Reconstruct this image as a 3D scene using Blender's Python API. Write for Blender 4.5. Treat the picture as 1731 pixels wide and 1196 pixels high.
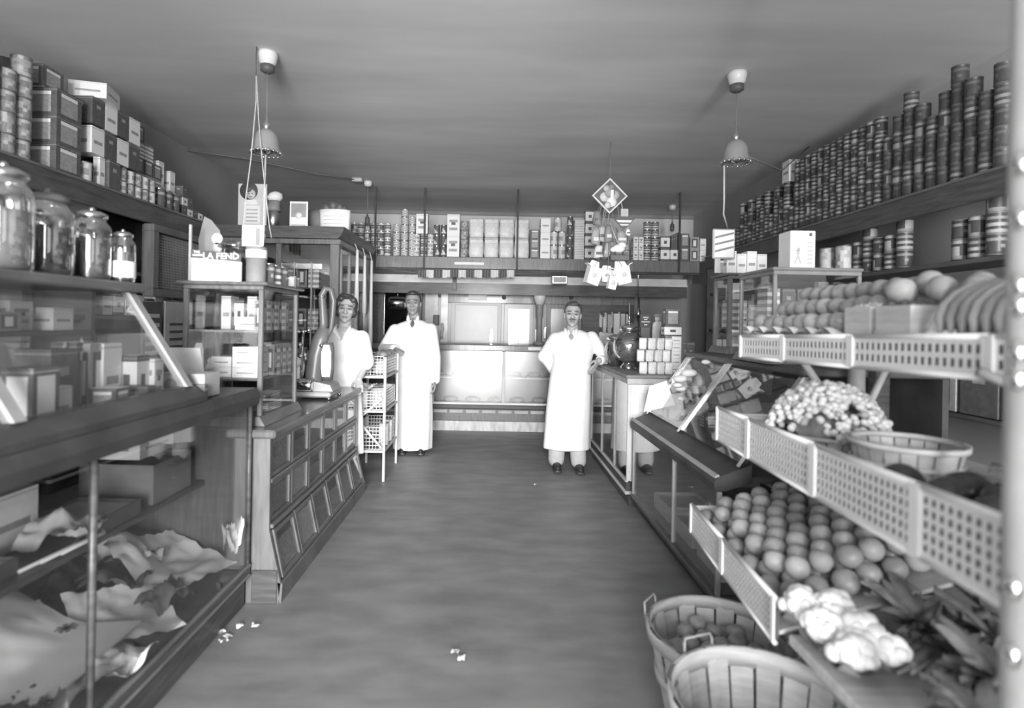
# 1920s grocery store interior, built object by object. Units: metres. X across, Y into the shop, Z up.
import bpy, bmesh, math, random
from mathutils import Vector, Matrix, noise

random.seed(7)
S = bpy.context.scene
COL = S.collection
for o in list(bpy.data.objects):
    bpy.data.objects.remove(o)

# ------------------------------------------------------------------ camera, light, exposure
FPX, VX, VY, CAMZ, ROLL = 950.0, 832.0, 545.0, 1.45, math.radians(1.05)
cam_d = bpy.data.cameras.new('camera')
cam = bpy.data.objects.new('camera', cam_d)
COL.objects.link(cam)
cam.location = (0, 0, CAMZ)
cam.matrix_world = Matrix.Translation((0, 0, CAMZ)) @ Matrix.Rotation(math.pi/2, 4, 'X') @ Matrix.Rotation(ROLL, 4, 'Z')
cam_d.sensor_width = 36.0
cam_d.lens = FPX/1731.0*36.0
cam_d.shift_x = (865.5-VX)/1731.0
cam_d.shift_y = -(598.0-VY)/1731.0
cam_d.clip_start = 0.02
cam_d.dof.use_dof = True
cam_d.dof.focus_distance = 4.9
cam_d.dof.aperture_fstop = (cam_d.lens/1000.0)/0.0145
S.camera = cam

W = bpy.data.worlds.new('overcast_sky')
S.world = W
W.use_nodes = True
W.node_tree.nodes['Background'].inputs[0].default_value = (0.8, 0.8, 0.8, 1)
W.node_tree.nodes['Background'].inputs[1].default_value = 1.0


def area_light(name, loc, size, energy, rot):
    d = bpy.data.lights.new(name, 'AREA')
    d.shape = 'RECTANGLE'
    d.size, d.size_y = size
    d.energy = energy
    o = bpy.data.objects.new(name, d)
    o.location, o.rotation_euler = loc, rot
    COL.objects.link(o)
    return o


# daylight: the bright street seen through the glazed entrance, plus fill lights added at the show windows to lift the dark tones
area_light('daylight_street', (0.2, -6.5, 2.1), (2.8, 4.0), 3000, (math.pi/2, 0, 0))
area_light('daylight_entrance', (-0.35, -1.42, 1.40), (1.5, 2.5), 80, (math.pi/2, 0, 0))
area_light('fill_light_a', (-2.2, -1.42, 1.75), (1.4, 1.9), 42, (math.pi/2, 0, 0))
area_light('fill_light_b', (1.85, -1.42, 1.75), (1.7, 1.9), 4, (math.pi/2, 0, 0))
# the photographer's flash in its reflector, held just above the camera and aimed down the shop
fl = bpy.data.lights.new('camera_flash', 'SPOT')
fl.energy, fl.spot_size, fl.spot_blend, fl.shadow_soft_size = 390, math.radians(62), 1.0, .09
flo = bpy.data.objects.new('camera_flash', fl)
flo.location, flo.rotation_euler = (.12, -.12, 1.80), (math.radians(88), 0, 0)
COL.objects.link(flo)
S.view_settings.view_transform = 'Standard'
S.view_settings.look = 'None'
S.view_settings.exposure = 0.0
S.view_settings.gamma = 1.0
S.view_settings.use_curve_mapping = False
S.cycles.max_bounces = 8
S.cycles.diffuse_bounces = 6
S.cycles.glossy_bounces = 4
S.cycles.transparent_max_bounces = 24
S.cycles.caustics_reflective = False
S.cycles.caustics_refractive = False

# ------------------------------------------------------------------ materials (monochrome, procedural)
MATS = {}


def mat(name, g, rough=0.6, metal=0.0, var=0.12, scale=6.0, stretch=(1, 1, 1), bump=0.0, spec=0.4, g2=None, detail=4.0, coat=0.0):
    m = bpy.data.materials.new(name)
    m.use_nodes = True
    nt = m.node_tree
    b = nt.nodes['Principled BSDF']
    b.inputs['Roughness'].default_value = rough
    b.inputs['Metallic'].default_value = metal
    b.inputs['Specular IOR Level'].default_value = spec
    b.inputs['Coat Weight'].default_value = coat
    b.inputs['Coat Roughness'].default_value = 0.12
    tc = nt.nodes.new('ShaderNodeTexCoord')
    mp = nt.nodes.new('ShaderNodeMapping')
    mp.inputs['Scale'].default_value = stretch
    nz = nt.nodes.new('ShaderNodeTexNoise')
    nz.inputs['Scale'].default_value = scale
    nz.inputs['Detail'].default_value = detail
    cr = nt.nodes.new('ShaderNodeValToRGB')
    lo, hi = (g*(1-var), g*(1+var)) if g2 is None else (g, g2)
    cr.color_ramp.elements[0].position = 0.3
    cr.color_ramp.elements[1].position = 0.7
    cr.color_ramp.elements[0].color = (lo, lo, lo, 1)
    cr.color_ramp.elements[1].color = (min(hi, .95),)*3 + (1,)
    nt.links.new(tc.outputs['Object'], mp.inputs['Vector'])
    nt.links.new(mp.outputs['Vector'], nz.inputs['Vector'])
    nt.links.new(nz.outputs['Fac'], cr.inputs['Fac'])
    nt.links.new(cr.outputs['Color'], b.inputs['Base Color'])
    if bump:
        bp = nt.nodes.new('ShaderNodeBump')
        bp.inputs['Strength'].default_value = bump
        bp.inputs['Distance'].default_value = 0.01
        nt.links.new(nz.outputs['Fac'], bp.inputs['Height'])
        nt.links.new(bp.outputs['Normal'], b.inputs['Normal'])
    MATS[name] = m
    return m


def glass_mat(name, f0=0.06, tint=0.96, rough=0.02, power=4.0):
    m = bpy.data.materials.new(name)
    m.use_nodes = True
    nt = m.node_tree
    nt.nodes.clear()
    out = nt.nodes.new('ShaderNodeOutputMaterial')
    mix = nt.nodes.new('ShaderNodeMixShader')
    tr = nt.nodes.new('ShaderNodeBsdfTransparent')
    tr.inputs[0].default_value = (tint, tint, tint, 1)
    gl = nt.nodes.new('ShaderNodeBsdfGlossy')
    gl.inputs['Color'].default_value = (1, 1, 1, 1)
    gl.inputs['Roughness'].default_value = rough
    lw = nt.nodes.new('ShaderNodeLayerWeight')
    lw.inputs['Blend'].default_value = 0.5
    pw = nt.nodes.new('ShaderNodeMath'); pw.operation = 'POWER'; pw.inputs[1].default_value = power
    mu = nt.nodes.new('ShaderNodeMath'); mu.operation = 'MULTIPLY_ADD'
    mu.inputs[1].default_value = 0.85 - f0; mu.inputs[2].default_value = f0
    nt.links.new(lw.outputs['Facing'], pw.inputs[0])
    nt.links.new(pw.outputs[0], mu.inputs[0])
    nt.links.new(mu.outputs[0], mix.inputs[0])
    nt.links.new(tr.outputs[0], mix.inputs[1])
    nt.links.new(gl.outputs[0], mix.inputs[2])
    nt.links.new(mix.outputs[0], out.inputs[0])
    MATS[name] = m
    return m


mat('floor', .19, .5, g2=.29, scale=3.0, stretch=(1, 2.2, 1), detail=12, bump=.25)
mat('ceiling', .60, .85, g2=.76, scale=1.3, stretch=(.5, 2.2, 1), detail=6)
mat('wall', .42, .8, var=.1, scale=1.5)
mat('wall_dark', .28, .85, var=.1, scale=1.5)
mat('back_wall', .62, .8, var=.05, scale=2)
mat('wood', .09, .45, var=.3, scale=5, stretch=(1, 1, 9), coat=.12, spec=.3)
mat('wood_mid', .15, .4, var=.25, scale=5, stretch=(9, 1, 1), coat=.25)
mat('wood_top', .13, .3, var=.2, scale=5, stretch=(9, 1, 1), coat=.35)
mat('wood_black', .06, .5, var=.3, scale=6, coat=.06, spec=.25)
mat('wood_pale', .5, .65, var=.15, scale=6, stretch=(1, 8, 1))
mat('splint', .52, .6, var=.16, scale=9, stretch=(1, 1, 6))
mat('splint_in', .42, .65, var=.18, scale=9, stretch=(1, 1, 6))
mat('white_paint', .8, .5, var=.04)
mat('offwhite', .66, .6, var=.08)
mat('cloth_white', .86, .8, var=.03, scale=12)
mat('paper', .82, .7, var=.04, scale=8)
mat('paper_grey', .52, .7, var=.1, scale=8)
mat('kraft', .60, .38, var=.12, scale=7, bump=.15)
mat('light', .62, .55, var=.1, scale=9)
mat('mid', .34, .55, var=.15, scale=9)
mat('midlight', .46, .55, var=.15, scale=9)
mat('grey', .24, .55, var=.15, scale=9)
mat('dark', .11, .5, var=.2, scale=9)
mat('black', .06, .4, var=.2)
mat('ink', .05, .6, var=.1)
mat('scale_iron', .13, .35, var=.1)
mat('tin_dull', .22, .5, .3, var=.1)
mat('tin', .6, .28, 1.0, var=.08, scale=10)
mat('nickel', .75, .14, 1.0, var=.03)
mat('chrome', .88, .07, 1.0, var=.02)
mat('steel_frame', .45, .45, .3, var=.1)
mat('brass', .5, .3, .8, var=.1)
mat('lamp_shade', .30, .35, .2, var=.1)
mat('porcelain', .7, .3, var=.05)
mat('cord', .20, .8, var=.1)
mat('twine', .5, .9, var=.15, scale=40)
mat('skin', .42, .55, var=.06, scale=14)
mat('skin_tan', .30, .5, var=.06, scale=14)
mat('skin_dark', .13, .55, var=.08)
mat('hair', .05, .4, var=.4, scale=30)
mat('hair_grey', .10, .5, var=.4, scale=30)
mat('lips', .2, .5)
mat('trousers', .55, .8, var=.08, scale=20)
mat('shoe', .04, .35, var=.2)
mat('orange', .36, .38, var=.14, scale=16, bump=.06)
mat('orange_pale', .46, .38, var=.14, scale=16, bump=.06)
mat('orange_dark', .27, .38, var=.14, scale=16, bump=.06)
mat('apple', .30, .3, var=.3, scale=11)
mat('fruit_dark', .10, .25, var=.4, scale=9)
mat('eggplant', .04, .18, var=.3)
mat('grape', .60, .25, var=.2, scale=20)
mat('grape_dark', .35, .25, var=.3, scale=20)
mat('cauliflower', .86, .7, var=.06, scale=40, bump=.5)
mat('leaf', .16, .5, var=.4, scale=12)
mat('leaf_pale', .28, .5, var=.4, scale=12)
mat('banana', .30, .45, var=.25, scale=9)
mat('carrot', .34, .5, var=.2, scale=15)
mat('candy_dark', .12, .4, var=.5, scale=40)
mat('candy_mid', .22, .4, var=.4, scale=40)
mat('candy_pale', .34, .4, var=.2, scale=30)
mat('grain_a', .30, .7, var=.35, scale=45)
mat('grain_b', .17, .7, var=.45, scale=50)
mat('grain_c', .48, .7, var=.25, scale=55)
mat('marble', .45, .25, g2=.75, scale=3, stretch=(6, 1, 2), detail=10)
mat('marble_white', .55, .18, g2=.85, scale=7, detail=12)
mat('enamel', .30, .36, var=.04, spec=.5)
mat('door_gloss', .28, .3, var=.08, scale=4, spec=.4, coat=0)
mat('mirror', .55, .05, 1.0, var=.04)
mat('meat', .35, .4, var=.35, scale=12)
mat('mesh_dark', .06, .7)
glass_mat('glass')
glass_mat('jar_glass', .36, .9, .04, 3.0)
glass_mat('cooler_glass', .06, .9, .22, 3.0)
glass_mat('counter_glass', .14, .9, .03, 2.4)

# ------------------------------------------------------------------ geometry helpers
ORG = {}


def at(px, py, Y):
    """A place in the shop from the photograph's pixel and its distance Y from the camera's wall."""
    c, s = math.cos(ROLL), math.sin(ROLL)
    dx, dy = px-VX, py-VY
    return Vector(((dx*c+dy*s)/FPX*Y, Y, CAMZ-(-dx*s+dy*c)/FPX*Y))


class MB:
    def __init__(self):
        self.V, self.F, self.M, self.S = [], [], [], []

    def add(self, vs, fs, m=0, smooth=False):
        b = len(self.V)
        self.V += [Vector(v) for v in vs]
        for i, f in enumerate(fs):
            self.F.append([b+k for k in f])
            self.M.append(m[i] if isinstance(m, (list, tuple)) else m)
            self.S.append(smooth)
        return self

    def box(self, x0, x1, y0, y1, z0, z1, m=0, c=0.0):
        if c <= 0:
            vs = [(x, y, z) for z in (z0, z1) for y in (y0, y1) for x in (x0, x1)]
            return self.add(vs, [(0, 2, 3, 1), (4, 5, 7, 6), (0, 1, 5, 4), (2, 6, 7, 3), (0, 4, 6, 2), (1, 3, 7, 5)], m)
        bm = bmesh.new()
        bmesh.ops.create_cube(bm, size=1)
        for v in bm.verts:
            v.co = Vector(((x0+x1)/2+v.co.x*(x1-x0), (y0+y1)/2+v.co.y*(y1-y0), (z0+z1)/2+v.co.z*(z1-z0)))
        bmesh.ops.bevel(bm, geom=bm.edges[:], offset=c, segments=1, affect='EDGES', clamp_overlap=True)
        bm.verts.index_update()
        self.add([v.co.copy() for v in bm.verts], [[v.index for v in f.verts] for f in bm.faces], m)
        bm.free()
        return self

    def prism(self, prof, axis, lo, hi, m=0):
        """profile of (a,b) pairs extruded along axis; (a,b) are the two remaining axes in x,y,z order"""
        n = len(prof)
        def p(a, b, t):
            return {'x': (t, a, b), 'y': (a, t, b), 'z': (a, b, t)}[axis]
        vs = [p(a, b, lo) for a, b in prof]+[p(a, b, hi) for a, b in prof]
        fs = [tuple(range(n))[::-1], tuple(range(n, 2*n))]+[(i, (i+1) % n, n+(i+1) % n, n+i) for i in range(n)]
        return self.add(vs, fs, m)

    def lathe(self, prof, n=16, c=(0, 0, 0), m=0, axis='z', smooth=True, mf=None, cap=True):
        cx, cy, cz = c
        vs, fs, ms = [], [], []
        def p(r, h, a):
            ca, sa = r*math.cos(a), r*math.sin(a)
            return {'z': (cx+ca, cy+sa, cz+h), 'x': (cx+h, cy+ca, cz+sa), 'y': (cx+sa, cy+h, cz+ca)}[axis]
        for r, h in prof:
            for j in range(n):
                vs.append(p(r, h, 2*math.pi*j/n))
        for i in range(len(prof)-1):
            for j in range(n):
                k = (j+1) % n
                fs.append((i*n+j, i*n+k, (i+1)*n+k, (i+1)*n+j))
                ms.append(mf(i, j) if mf else m)
        if cap:
            if prof[0][0] > 1e-5:
                fs.append(tuple(range(n))[::-1]); ms.append(mf(0, 0) if mf else m)
            if prof[-1][0] > 1e-5:
                e = (len(prof)-1)*n
                fs.append(tuple(range(e, e+n))); ms.append(mf(len(prof)-2, 0) if mf else m)
        return self.add(vs, fs, ms, smooth)

    def tube(self, pts, r, n=8, m=0, closed=False, smooth=True, flat=1.0):
        pts = [Vector(p) for p in pts]
        R = r if isinstance(r, (list, tuple)) else [r]*len(pts)
        vs, fs = [], []
        up = None
        for i, p in enumerate(pts):
            if closed:
                t = pts[(i+1) % len(pts)]-pts[i-1]
            else:
                t = pts[min(i+1, len(pts)-1)]-pts[max(i-1, 0)]
            t.normalize()
            if up is None:
                up = Vector((0, 0, 1)) if abs(t.z) < .9 else Vector((0, 1, 0))
            a = t.cross(up)
            if a.length < 1e-4:
                a = t.orthogonal()
            a.normalize()
            b = a.cross(t).normalized()
            up = b
            for j in range(n):
                q = 2*math.pi*j/n
                vs.append(p+a*(R[i]*math.cos(q))+b*(R[i]*flat*math.sin(q)))
        L = len(pts)
        for i in range(L if closed else L-1):
            for j in range(n):
                k = (j+1) % n
                i2 = (i+1) % L
                fs.append((i*n+j, i*n+k, i2*n+k, i2*n+j))
        if not closed:
            fs.append(tuple(range(n))[::-1])
            fs.append(tuple(range((L-1)*n, L*n)))
        return self.add(vs, fs, m, smooth)

    def ball(self, c, r, nu=12, nv=8, m=0, smooth=True, rot=None):
        rx, ry, rz = r if isinstance(r, (list, tuple)) else (r, r, r)
        c = Vector(c)
        vs = [(0, 0, -rz)]
        for i in range(1, nv):
            t = math.pi*i/nv
            for j in range(nu):
                a = 2*math.pi*j/nu
                vs.append((rx*math.sin(t)*math.cos(a), ry*math.sin(t)*math.sin(a), -rz*math.cos(t)))
        vs.append((0, 0, rz))
        fs = [(0, 1+(j+1) % nu, 1+j) for j in range(nu)]
        for i in range(nv-2):
            for j in range(nu):
                k = (j+1) % nu
                fs.append((1+i*nu+j, 1+i*nu+k, 1+(i+1)*nu+k, 1+(i+1)*nu+j))
        e = len(vs)-1
        b = 1+(nv-2)*nu
        fs += [(b+j, b+(j+1) % nu, e) for j in range(nu)]
        vs = [Vector(v) for v in vs]
        if rot is not None:
            vs = [rot @ v for v in vs]
        return self.add([c+v for v in vs], fs, m, smooth)

    def loft(self, rings, n=20, m=0, fold=None):
        """closed body through rings (z, cx, cy, rx, ry); fold(a, z) scales the radius"""
        vs, fs = [], []
        for z, cx, cy, rx, ry in rings:
            for j in range(n):
                a = 2*math.pi*j/n
                k = fold(a, z) if fold else 1
                vs.append((cx+rx*k*math.cos(a), cy+ry*k*math.sin(a), z))
        for i in range(len(rings)-1):
            for j in range(n):
                k = (j+1) % n
                fs.append((i*n+j, i*n+k, (i+1)*n+k, (i+1)*n+j))
        fs.append(tuple(range(n))[::-1])
        e = (len(rings)-1)*n
        fs.append(tuple(range(e, e+n)))
        return self.add(vs, fs, m, True)

    def limb(self, pts, rad, n=12, m=0):
        self.tube(pts, rad, n, m)
        R = rad if isinstance(rad, (list, tuple)) else [rad]*len(pts)
        for p, r in zip(pts, R):
            self.ball(p, r, n, 8, m)
        return self

    def sheet(self, fn, nu, nv, m=0, smooth=True, mf=None):
        vs = [fn(i/nu, j/nv) for j in range(nv+1) for i in range(nu+1)]
        w = nu+1
        fs = [(j*w+i, j*w+i+1, (j+1)*w+i+1, (j+1)*w+i) for j in range(nv) for i in range(nu)]
        ms = [mf(i, j) if mf else m for j in range(nv) for i in range(nu)]
        return self.add(vs, fs, ms, smooth)

    def mesh(self, name, mats, off=None):
        me = bpy.data.meshes.new(name)
        o = off or Vector((0, 0, 0))
        me.from_pydata([v-o for v in self.V], [], self.F)
        for m in ([mats] if isinstance(mats, str) else mats):
            me.materials.append(MATS[m])
        me.polygons.foreach_set('material_index', self.M)
        me.polygons.foreach_set('use_smooth', self.S)
        me.update()
        return me

    def build(self, name, mats, parent=None):
        off = ORG.get(parent.name, Vector((0, 0, 0))) if parent is not None else Vector((0, 0, 0))
        o = bpy.data.objects.new(name, self.mesh(name, mats, off))
        COL.objects.link(o)
        if parent is not None:
            o.parent = parent
            ORG[o.name] = off
        return o


def tag(o, label=None, cat=None, group=None, kind=None):
    if label: o['label'] = label
    if cat: o['category'] = cat
    if group: o['group'] = group
    if kind: o['kind'] = kind
    return o


def thing(name, label, cat, loc=(0, 0, 0), group=None, rz=0.0):
    o = bpy.data.objects.new(name, None)
    o.empty_display_size = .1
    COL.objects.link(o)
    o.location = loc
    o.rotation_euler = (0, 0, rz)
    ORG[o.name] = Vector(loc)
    return tag(o, label, cat, group)


def solo(name, mb, mats, label, cat, group=None):
    """a thing that is one mesh: origin moved to the middle of its base"""
    lo = [min(v[i] for v in mb.V) for i in range(3)]
    hi = [max(v[i] for v in mb.V) for i in range(3)]
    c = Vector(((lo[0]+hi[0])/2, (lo[1]+hi[1])/2, lo[2]))
    o = bpy.data.objects.new(name, mb.mesh(name, mats, c))
    o.location = c
    COL.objects.link(o)
    ORG[o.name] = c
    return tag(o, label, cat, group)


def struct(name, mb, mats):
    o = mb.build(name, mats)
    o['kind'] = 'structure'
    return o


def inst(name, me, loc, scale=(1, 1, 1), rot=(0, 0, 0), parent=None, label=None, cat=None, group=None):
    o = bpy.data.objects.new(name, me)
    COL.objects.link(o)
    o.location, o.scale, o.rotation_euler = loc, scale, rot
    if parent is not None:
        o.parent = parent
        o.location = Vector(loc)-ORG.get(parent.name, Vector((0, 0, 0)))
    return tag(o, label, cat, group)


def text_part(s, size, loc, parent, m, rz=0.0, rx=math.pi/2, bold=0.0, name='lettering', width=None):
    cu = bpy.data.curves.new('lettering', 'FONT')
    cu.body = s
    cu.size = size
    cu.offset = bold
    cu.extrude = 0.0006
    cu.align_x, cu.align_y = 'CENTER', 'CENTER'
    cu.resolution_u = 2
    t = bpy.data.objects.new('lettering', cu)
    COL.objects.link(t)
    bpy.context.view_layer.update()
    me = bpy.data.meshes.new_from_object(t.evaluated_get(bpy.context.evaluated_depsgraph_get()))
    bpy.data.objects.remove(t)
    if width:
        w = max(v.co.x for v in me.vertices)-min(v.co.x for v in me.vertices)
        for v in me.vertices:
            v.co.x *= width/max(w, 1e-5)
    me.materials.clear()
    me.materials.append(MATS[m])
    return inst(name, me, loc, (1, 1, 1), (rx, 0, rz), parent)


def remesh(mb, voxel, smooth=4):
    """melt overlapping closed shapes into one continuous skin"""
    me = mb.mesh('tmp', ['skin'])
    o = bpy.data.objects.new('tmp', me)
    COL.objects.link(o)
    r = o.modifiers.new('r', 'REMESH'); r.mode = 'VOXEL'; r.voxel_size = voxel; r.use_smooth_shade = True
    s = o.modifiers.new('s', 'SMOOTH'); s.iterations = smooth; s.factor = .5
    bpy.context.view_layer.update()
    out = bpy.data.meshes.new_from_object(o.evaluated_get(bpy.context.evaluated_depsgraph_get()))
    bpy.data.objects.remove(o)
    return out


def mesh_part(name, me, mats, parent, matf=None):
    me.materials.clear()
    for m in mats:
        me.materials.append(MATS[m])
    if matf:
        for p in me.polygons:
            p.material_index = matf(p.center, p.normal)
    off = ORG[parent.name] if parent is not None else Vector((0, 0, 0))
    for v in me.vertices:
        v.co -= off
    me.name = name
    o = bpy.data.objects.new(name, me)
    COL.objects.link(o)
    o.parent = parent
    ORG[o.name] = off
    return o


def jit(a):
    return random.uniform(-a, a)

# ------------------------------------------------------------------ the room
XL, XR, YB, YF, ZC = -3.08, 3.05, 8.6, -1.35, 3.14
struct('floor', MB().box(XL-.2, XR+.2, YF-.2, YB+.2, -.1, 0), 'floor')
struct('ceiling', MB().box(XL-.2, XR+.2, YF-.2, YB+.2, ZC, ZC+.1), 'ceiling')
struct('wall_left', MB().box(XL-.1, XL, YF-.2, YB+.2, 0, ZC), 'wall')
struct('wall_right', MB().box(XR, XR+.1, YF-.2, YB+.2, 0, ZC), 'wall')
struct('wall_back', MB().box(XL, XR, YB, YB+.1, 0, ZC), 'back_wall')
# street front: a wall pierced by the entrance and two show windows
fw = MB()
xs = [(-2.9, -1.5, .8, 2.7), (-1.15, .45, .12, 2.7), (1.0, 2.7, .8, 2.7)]
px = XL
for a, b, z0, z1 in xs:
    fw.box(px, a, YF-.1, YF, 0, ZC)
    fw.box(a, b, YF-.1, YF, 0, z0)
    fw.box(a, b, YF-.1, YF, z1, ZC)
    px = b
fw.box(px, XR, YF-.1, YF, 0, ZC)
struct('wall_front', fw, 'wall')
for i, (a, b, z0, z1) in enumerate(xs):
    f = MB()
    f.box(a, a+.05, YF-.04, YF+.03, z0, z1).box(b-.05, b, YF-.04, YF+.03, z0, z1)
    f.box(a, b, YF-.04, YF+.03, z0, z0+.05).box(a, b, YF-.04, YF+.03, z1-.05, z1)
    o = struct('door_1' if i == 1 else 'window_%d' % (1 if i == 0 else 2), f, 'wood')
    g = MB().box(a+.05, b-.05, YF-.025, YF-.02, z0+.05, z1-.05).build('pane', 'glass', o)
# trims along the ceiling of the rear wall and picture rail strips
struct('trim_1', MB().box(XL, XR, YB-.03, YB, 3.08, ZC, 0, .008), 'wall_dark')
struct('baseboard_left', MB().box(XL, XL+.025, YF, YB, 0, .14, 0, .006), 'wood')
struct('baseboard_right', MB().box(XR-.025, XR, YF, YB, 0, .14, 0, .006), 'wood')

# ------------------------------------------------------------------ shared stock meshes: tins and cartons (unit size, scaled per copy)
def tin_mesh(design, dim=False):
    zs = [0, .03, .05, .2, .34, .5, .66, .8, .95, .97, 1]
    rs = [.97, 1, .96, .96, .96, .96, .96, .96, .96, 1, .97]
    n = 14
    rnd = random.Random(sum(map(ord, design)))
    tbl = [[rnd.choice((0, 1, 2)) for _ in range(n)] for _ in range(12)]
    # material slots: 0 light 1 mid 2 dark 3 tin
    def mf(i, j):
        if i in (0, 1, 8, 9):
            return 3
        k = i-2                                             # 0..5 from the foot up
        if design == 'banded':
            return 0 if k in (0, 1, 5) else (2 if k in (2, 4) else 1)
        if design == 'triangle':
            s = (j % 7)
            return 0 if (k == 1 and s in (1, 2, 3, 4)) or (k == 2 and s in (2, 3)) or (k == 3 and s == 2) else 2
        if design == 'striped':
            return 0 if (k + j//2) % 2 else 1
        if design == 'pale':
            return 1 if (k in (2, 3) and j % 5 in (1, 2, 3)) else 0
        if design == 'mottled':
            return tbl[k][j]
        if design == 'dark':
            return 1 if k == 4 or (k == 2 and j % 4 == 1) else 2
        if design == 'crested':
            return 0 if k == 5 or (k in (1, 2, 3) and j % 7 in (2, 3, 4)) else (1 if k == 0 else 2)
        if design == 'ringed':
            return (0, 2, 0, 2, 1, 2)[k]
        return 1
    mb = MB().lathe([(0.0001, .03)]+list(zip(rs, zs))+[(.9, 1), (.9, .975), (0.0001, .975)], n, mf=lambda i, j: 3 if i == 0 or i > 10 else mf(i-1, j))
    slots = ['light', 'mid', 'dark', 'tin']
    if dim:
        slots = ['mid', 'grey', 'black', 'tin_dull'] if dim < 2 else ['grey', 'dark', 'black', 'dark']  # darker slot colours put the wall's shade into these tins
    if design == 'mottled' or design == 'plain':
        slots = ['midlight', 'mid', 'grey', 'tin_dull']
    return mb.mesh('tin_'+design, slots)


def carton_mesh(design):
    mb = MB()
    nu, nv = 6, 8
    def mf(i, j):
        e = i in (0, nu-1) or j in (0, nv-1)
        if design == 'white_print':
            return 1 if (j in (2, 5) and not i in (0, nu-1)) else (2 if j == 4 and i in (2, 3) else 0)
        if design == 'dark_panel':
            return 0 if (i in (1, 2, 3, 4) and j in (1, 2, 3, 4, 5, 6)) else 2
        if design == 'grey_panel':
            return 0 if j == 6 and 0 < i < nu-1 else (2 if e else 1)
        if design == 'emblem':
            return 2 if (i in (2, 3) and j in (3, 4)) or (e and j in (0, nv-1)) else 0
        if design == 'pale':
            return 1 if j == 3 and i in (1, 2, 3, 4) else 0
        if design == 'dark':
            return 1 if j == 5 and i in (2, 3) else 2
        if design == 'framed':
            return 1 if e else (0 if i in (2, 3) and j in (2, 3, 4, 5) else 2)
        if design == 'lined':
            return 1 if j % 2 else 0
        return 1
    def side(p0, u, v):
        p0, u, v = Vector(p0), Vector(u), Vector(v)
        mb.sheet(lambda a, b: p0+u*a+v*b, nu, nv, smooth=False, mf=mf)
    side((-.5, -.5, 0), (1, 0, 0), (0, 0, 1))
    side((.5, -.5, 0), (0, 1, 0), (0, 0, 1))
    side((.5, .5, 0), (-1, 0, 0), (0, 0, 1))
    side((-.5, .5, 0), (0, -1, 0), (0, 0, 1))
    top = 2 if design == 'dark' or design == 'dark_panel' else 0
    mb.add([(-.5, -.5, 1), (.5, -.5, 1), (.5, .5, 1), (-.5, .5, 1)], [(0, 1, 2, 3)], top)
    mb.add([(-.5, -.5, 0), (.5, -.5, 0), (.5, .5, 0), (-.5, .5, 0)], [(3, 2, 1, 0)], top)
    # the lid's folded edge
    mb.box(-.502, .502, -.502, .502, .93, .945, 1)
    return mb.mesh('carton_'+design, ['paper', 'mid', 'dark'])


TIN = {d: tin_mesh(d) for d in ('banded', 'triangle', 'striped', 'pale', 'mottled', 'dark', 'crested', 'ringed', 'plain')}
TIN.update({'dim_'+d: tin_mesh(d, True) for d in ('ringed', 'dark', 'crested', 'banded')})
TIN.update({'deep_'+d: tin_mesh(d, 2) for d in ('ringed', 'dark', 'crested', 'banded')})  # darkest copies, for tins standing in the deepest shade
CART = {d: carton_mesh(d) for d in ('white_print', 'dark_panel', 'grey_panel', 'emblem', 'pale', 'dark', 'framed', 'lined')}
TIN_WORDS = {'banded': 'light and dark banded', 'triangle': 'dark triangle-marked', 'striped': 'checker-striped', 'pale': 'pale-labelled',
             'mottled': 'mottled grey', 'dark': 'dark-labelled', 'crested': 'dark crested', 'ringed': 'ring-striped', 'plain': 'plain grey',
             'dim_ringed': 'shade-toned ring-striped', 'dim_dark': 'shade-toned dark-labelled', 'dim_crested': 'shade-toned crested', 'dim_banded': 'shade-toned banded',
             'deep_ringed': 'dark ring-striped', 'deep_dark': 'plain dark', 'deep_crested': 'dark crested', 'deep_banded': 'dark banded'}
CART_WORDS = {'white_print': 'white printed', 'dark_panel': 'dark carton with white panel', 'grey_panel': 'grey bordered', 'emblem': 'white emblem-stamped',
              'pale': 'pale', 'dark': 'dark', 'framed': 'dark framed', 'lined': 'line-printed'}


def tin(design, x, y, z, r, h, where, cat='can'):
    return inst('tin_can', TIN[design], (x, y, z), (r, r, h), (0, 0, random.uniform(0, 6.28)), None,
                '%s tin can %s' % (TIN_WORDS[design], where), cat, '%s tins %s' % (TIN_WORDS[design], where))


def carton(design, x, y, z, w, d, h, where, rz=0.0):
    word = CART_WORDS[design]
    word = word if 'carton' in word else word+' carton'
    return inst('carton', CART[design], (x, y, z), (w, d, h), (0, 0, rz), None,
                '%s %s' % (word, where), 'carton', '%s cartons %s' % (design.replace('_', ' '), where))


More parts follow.
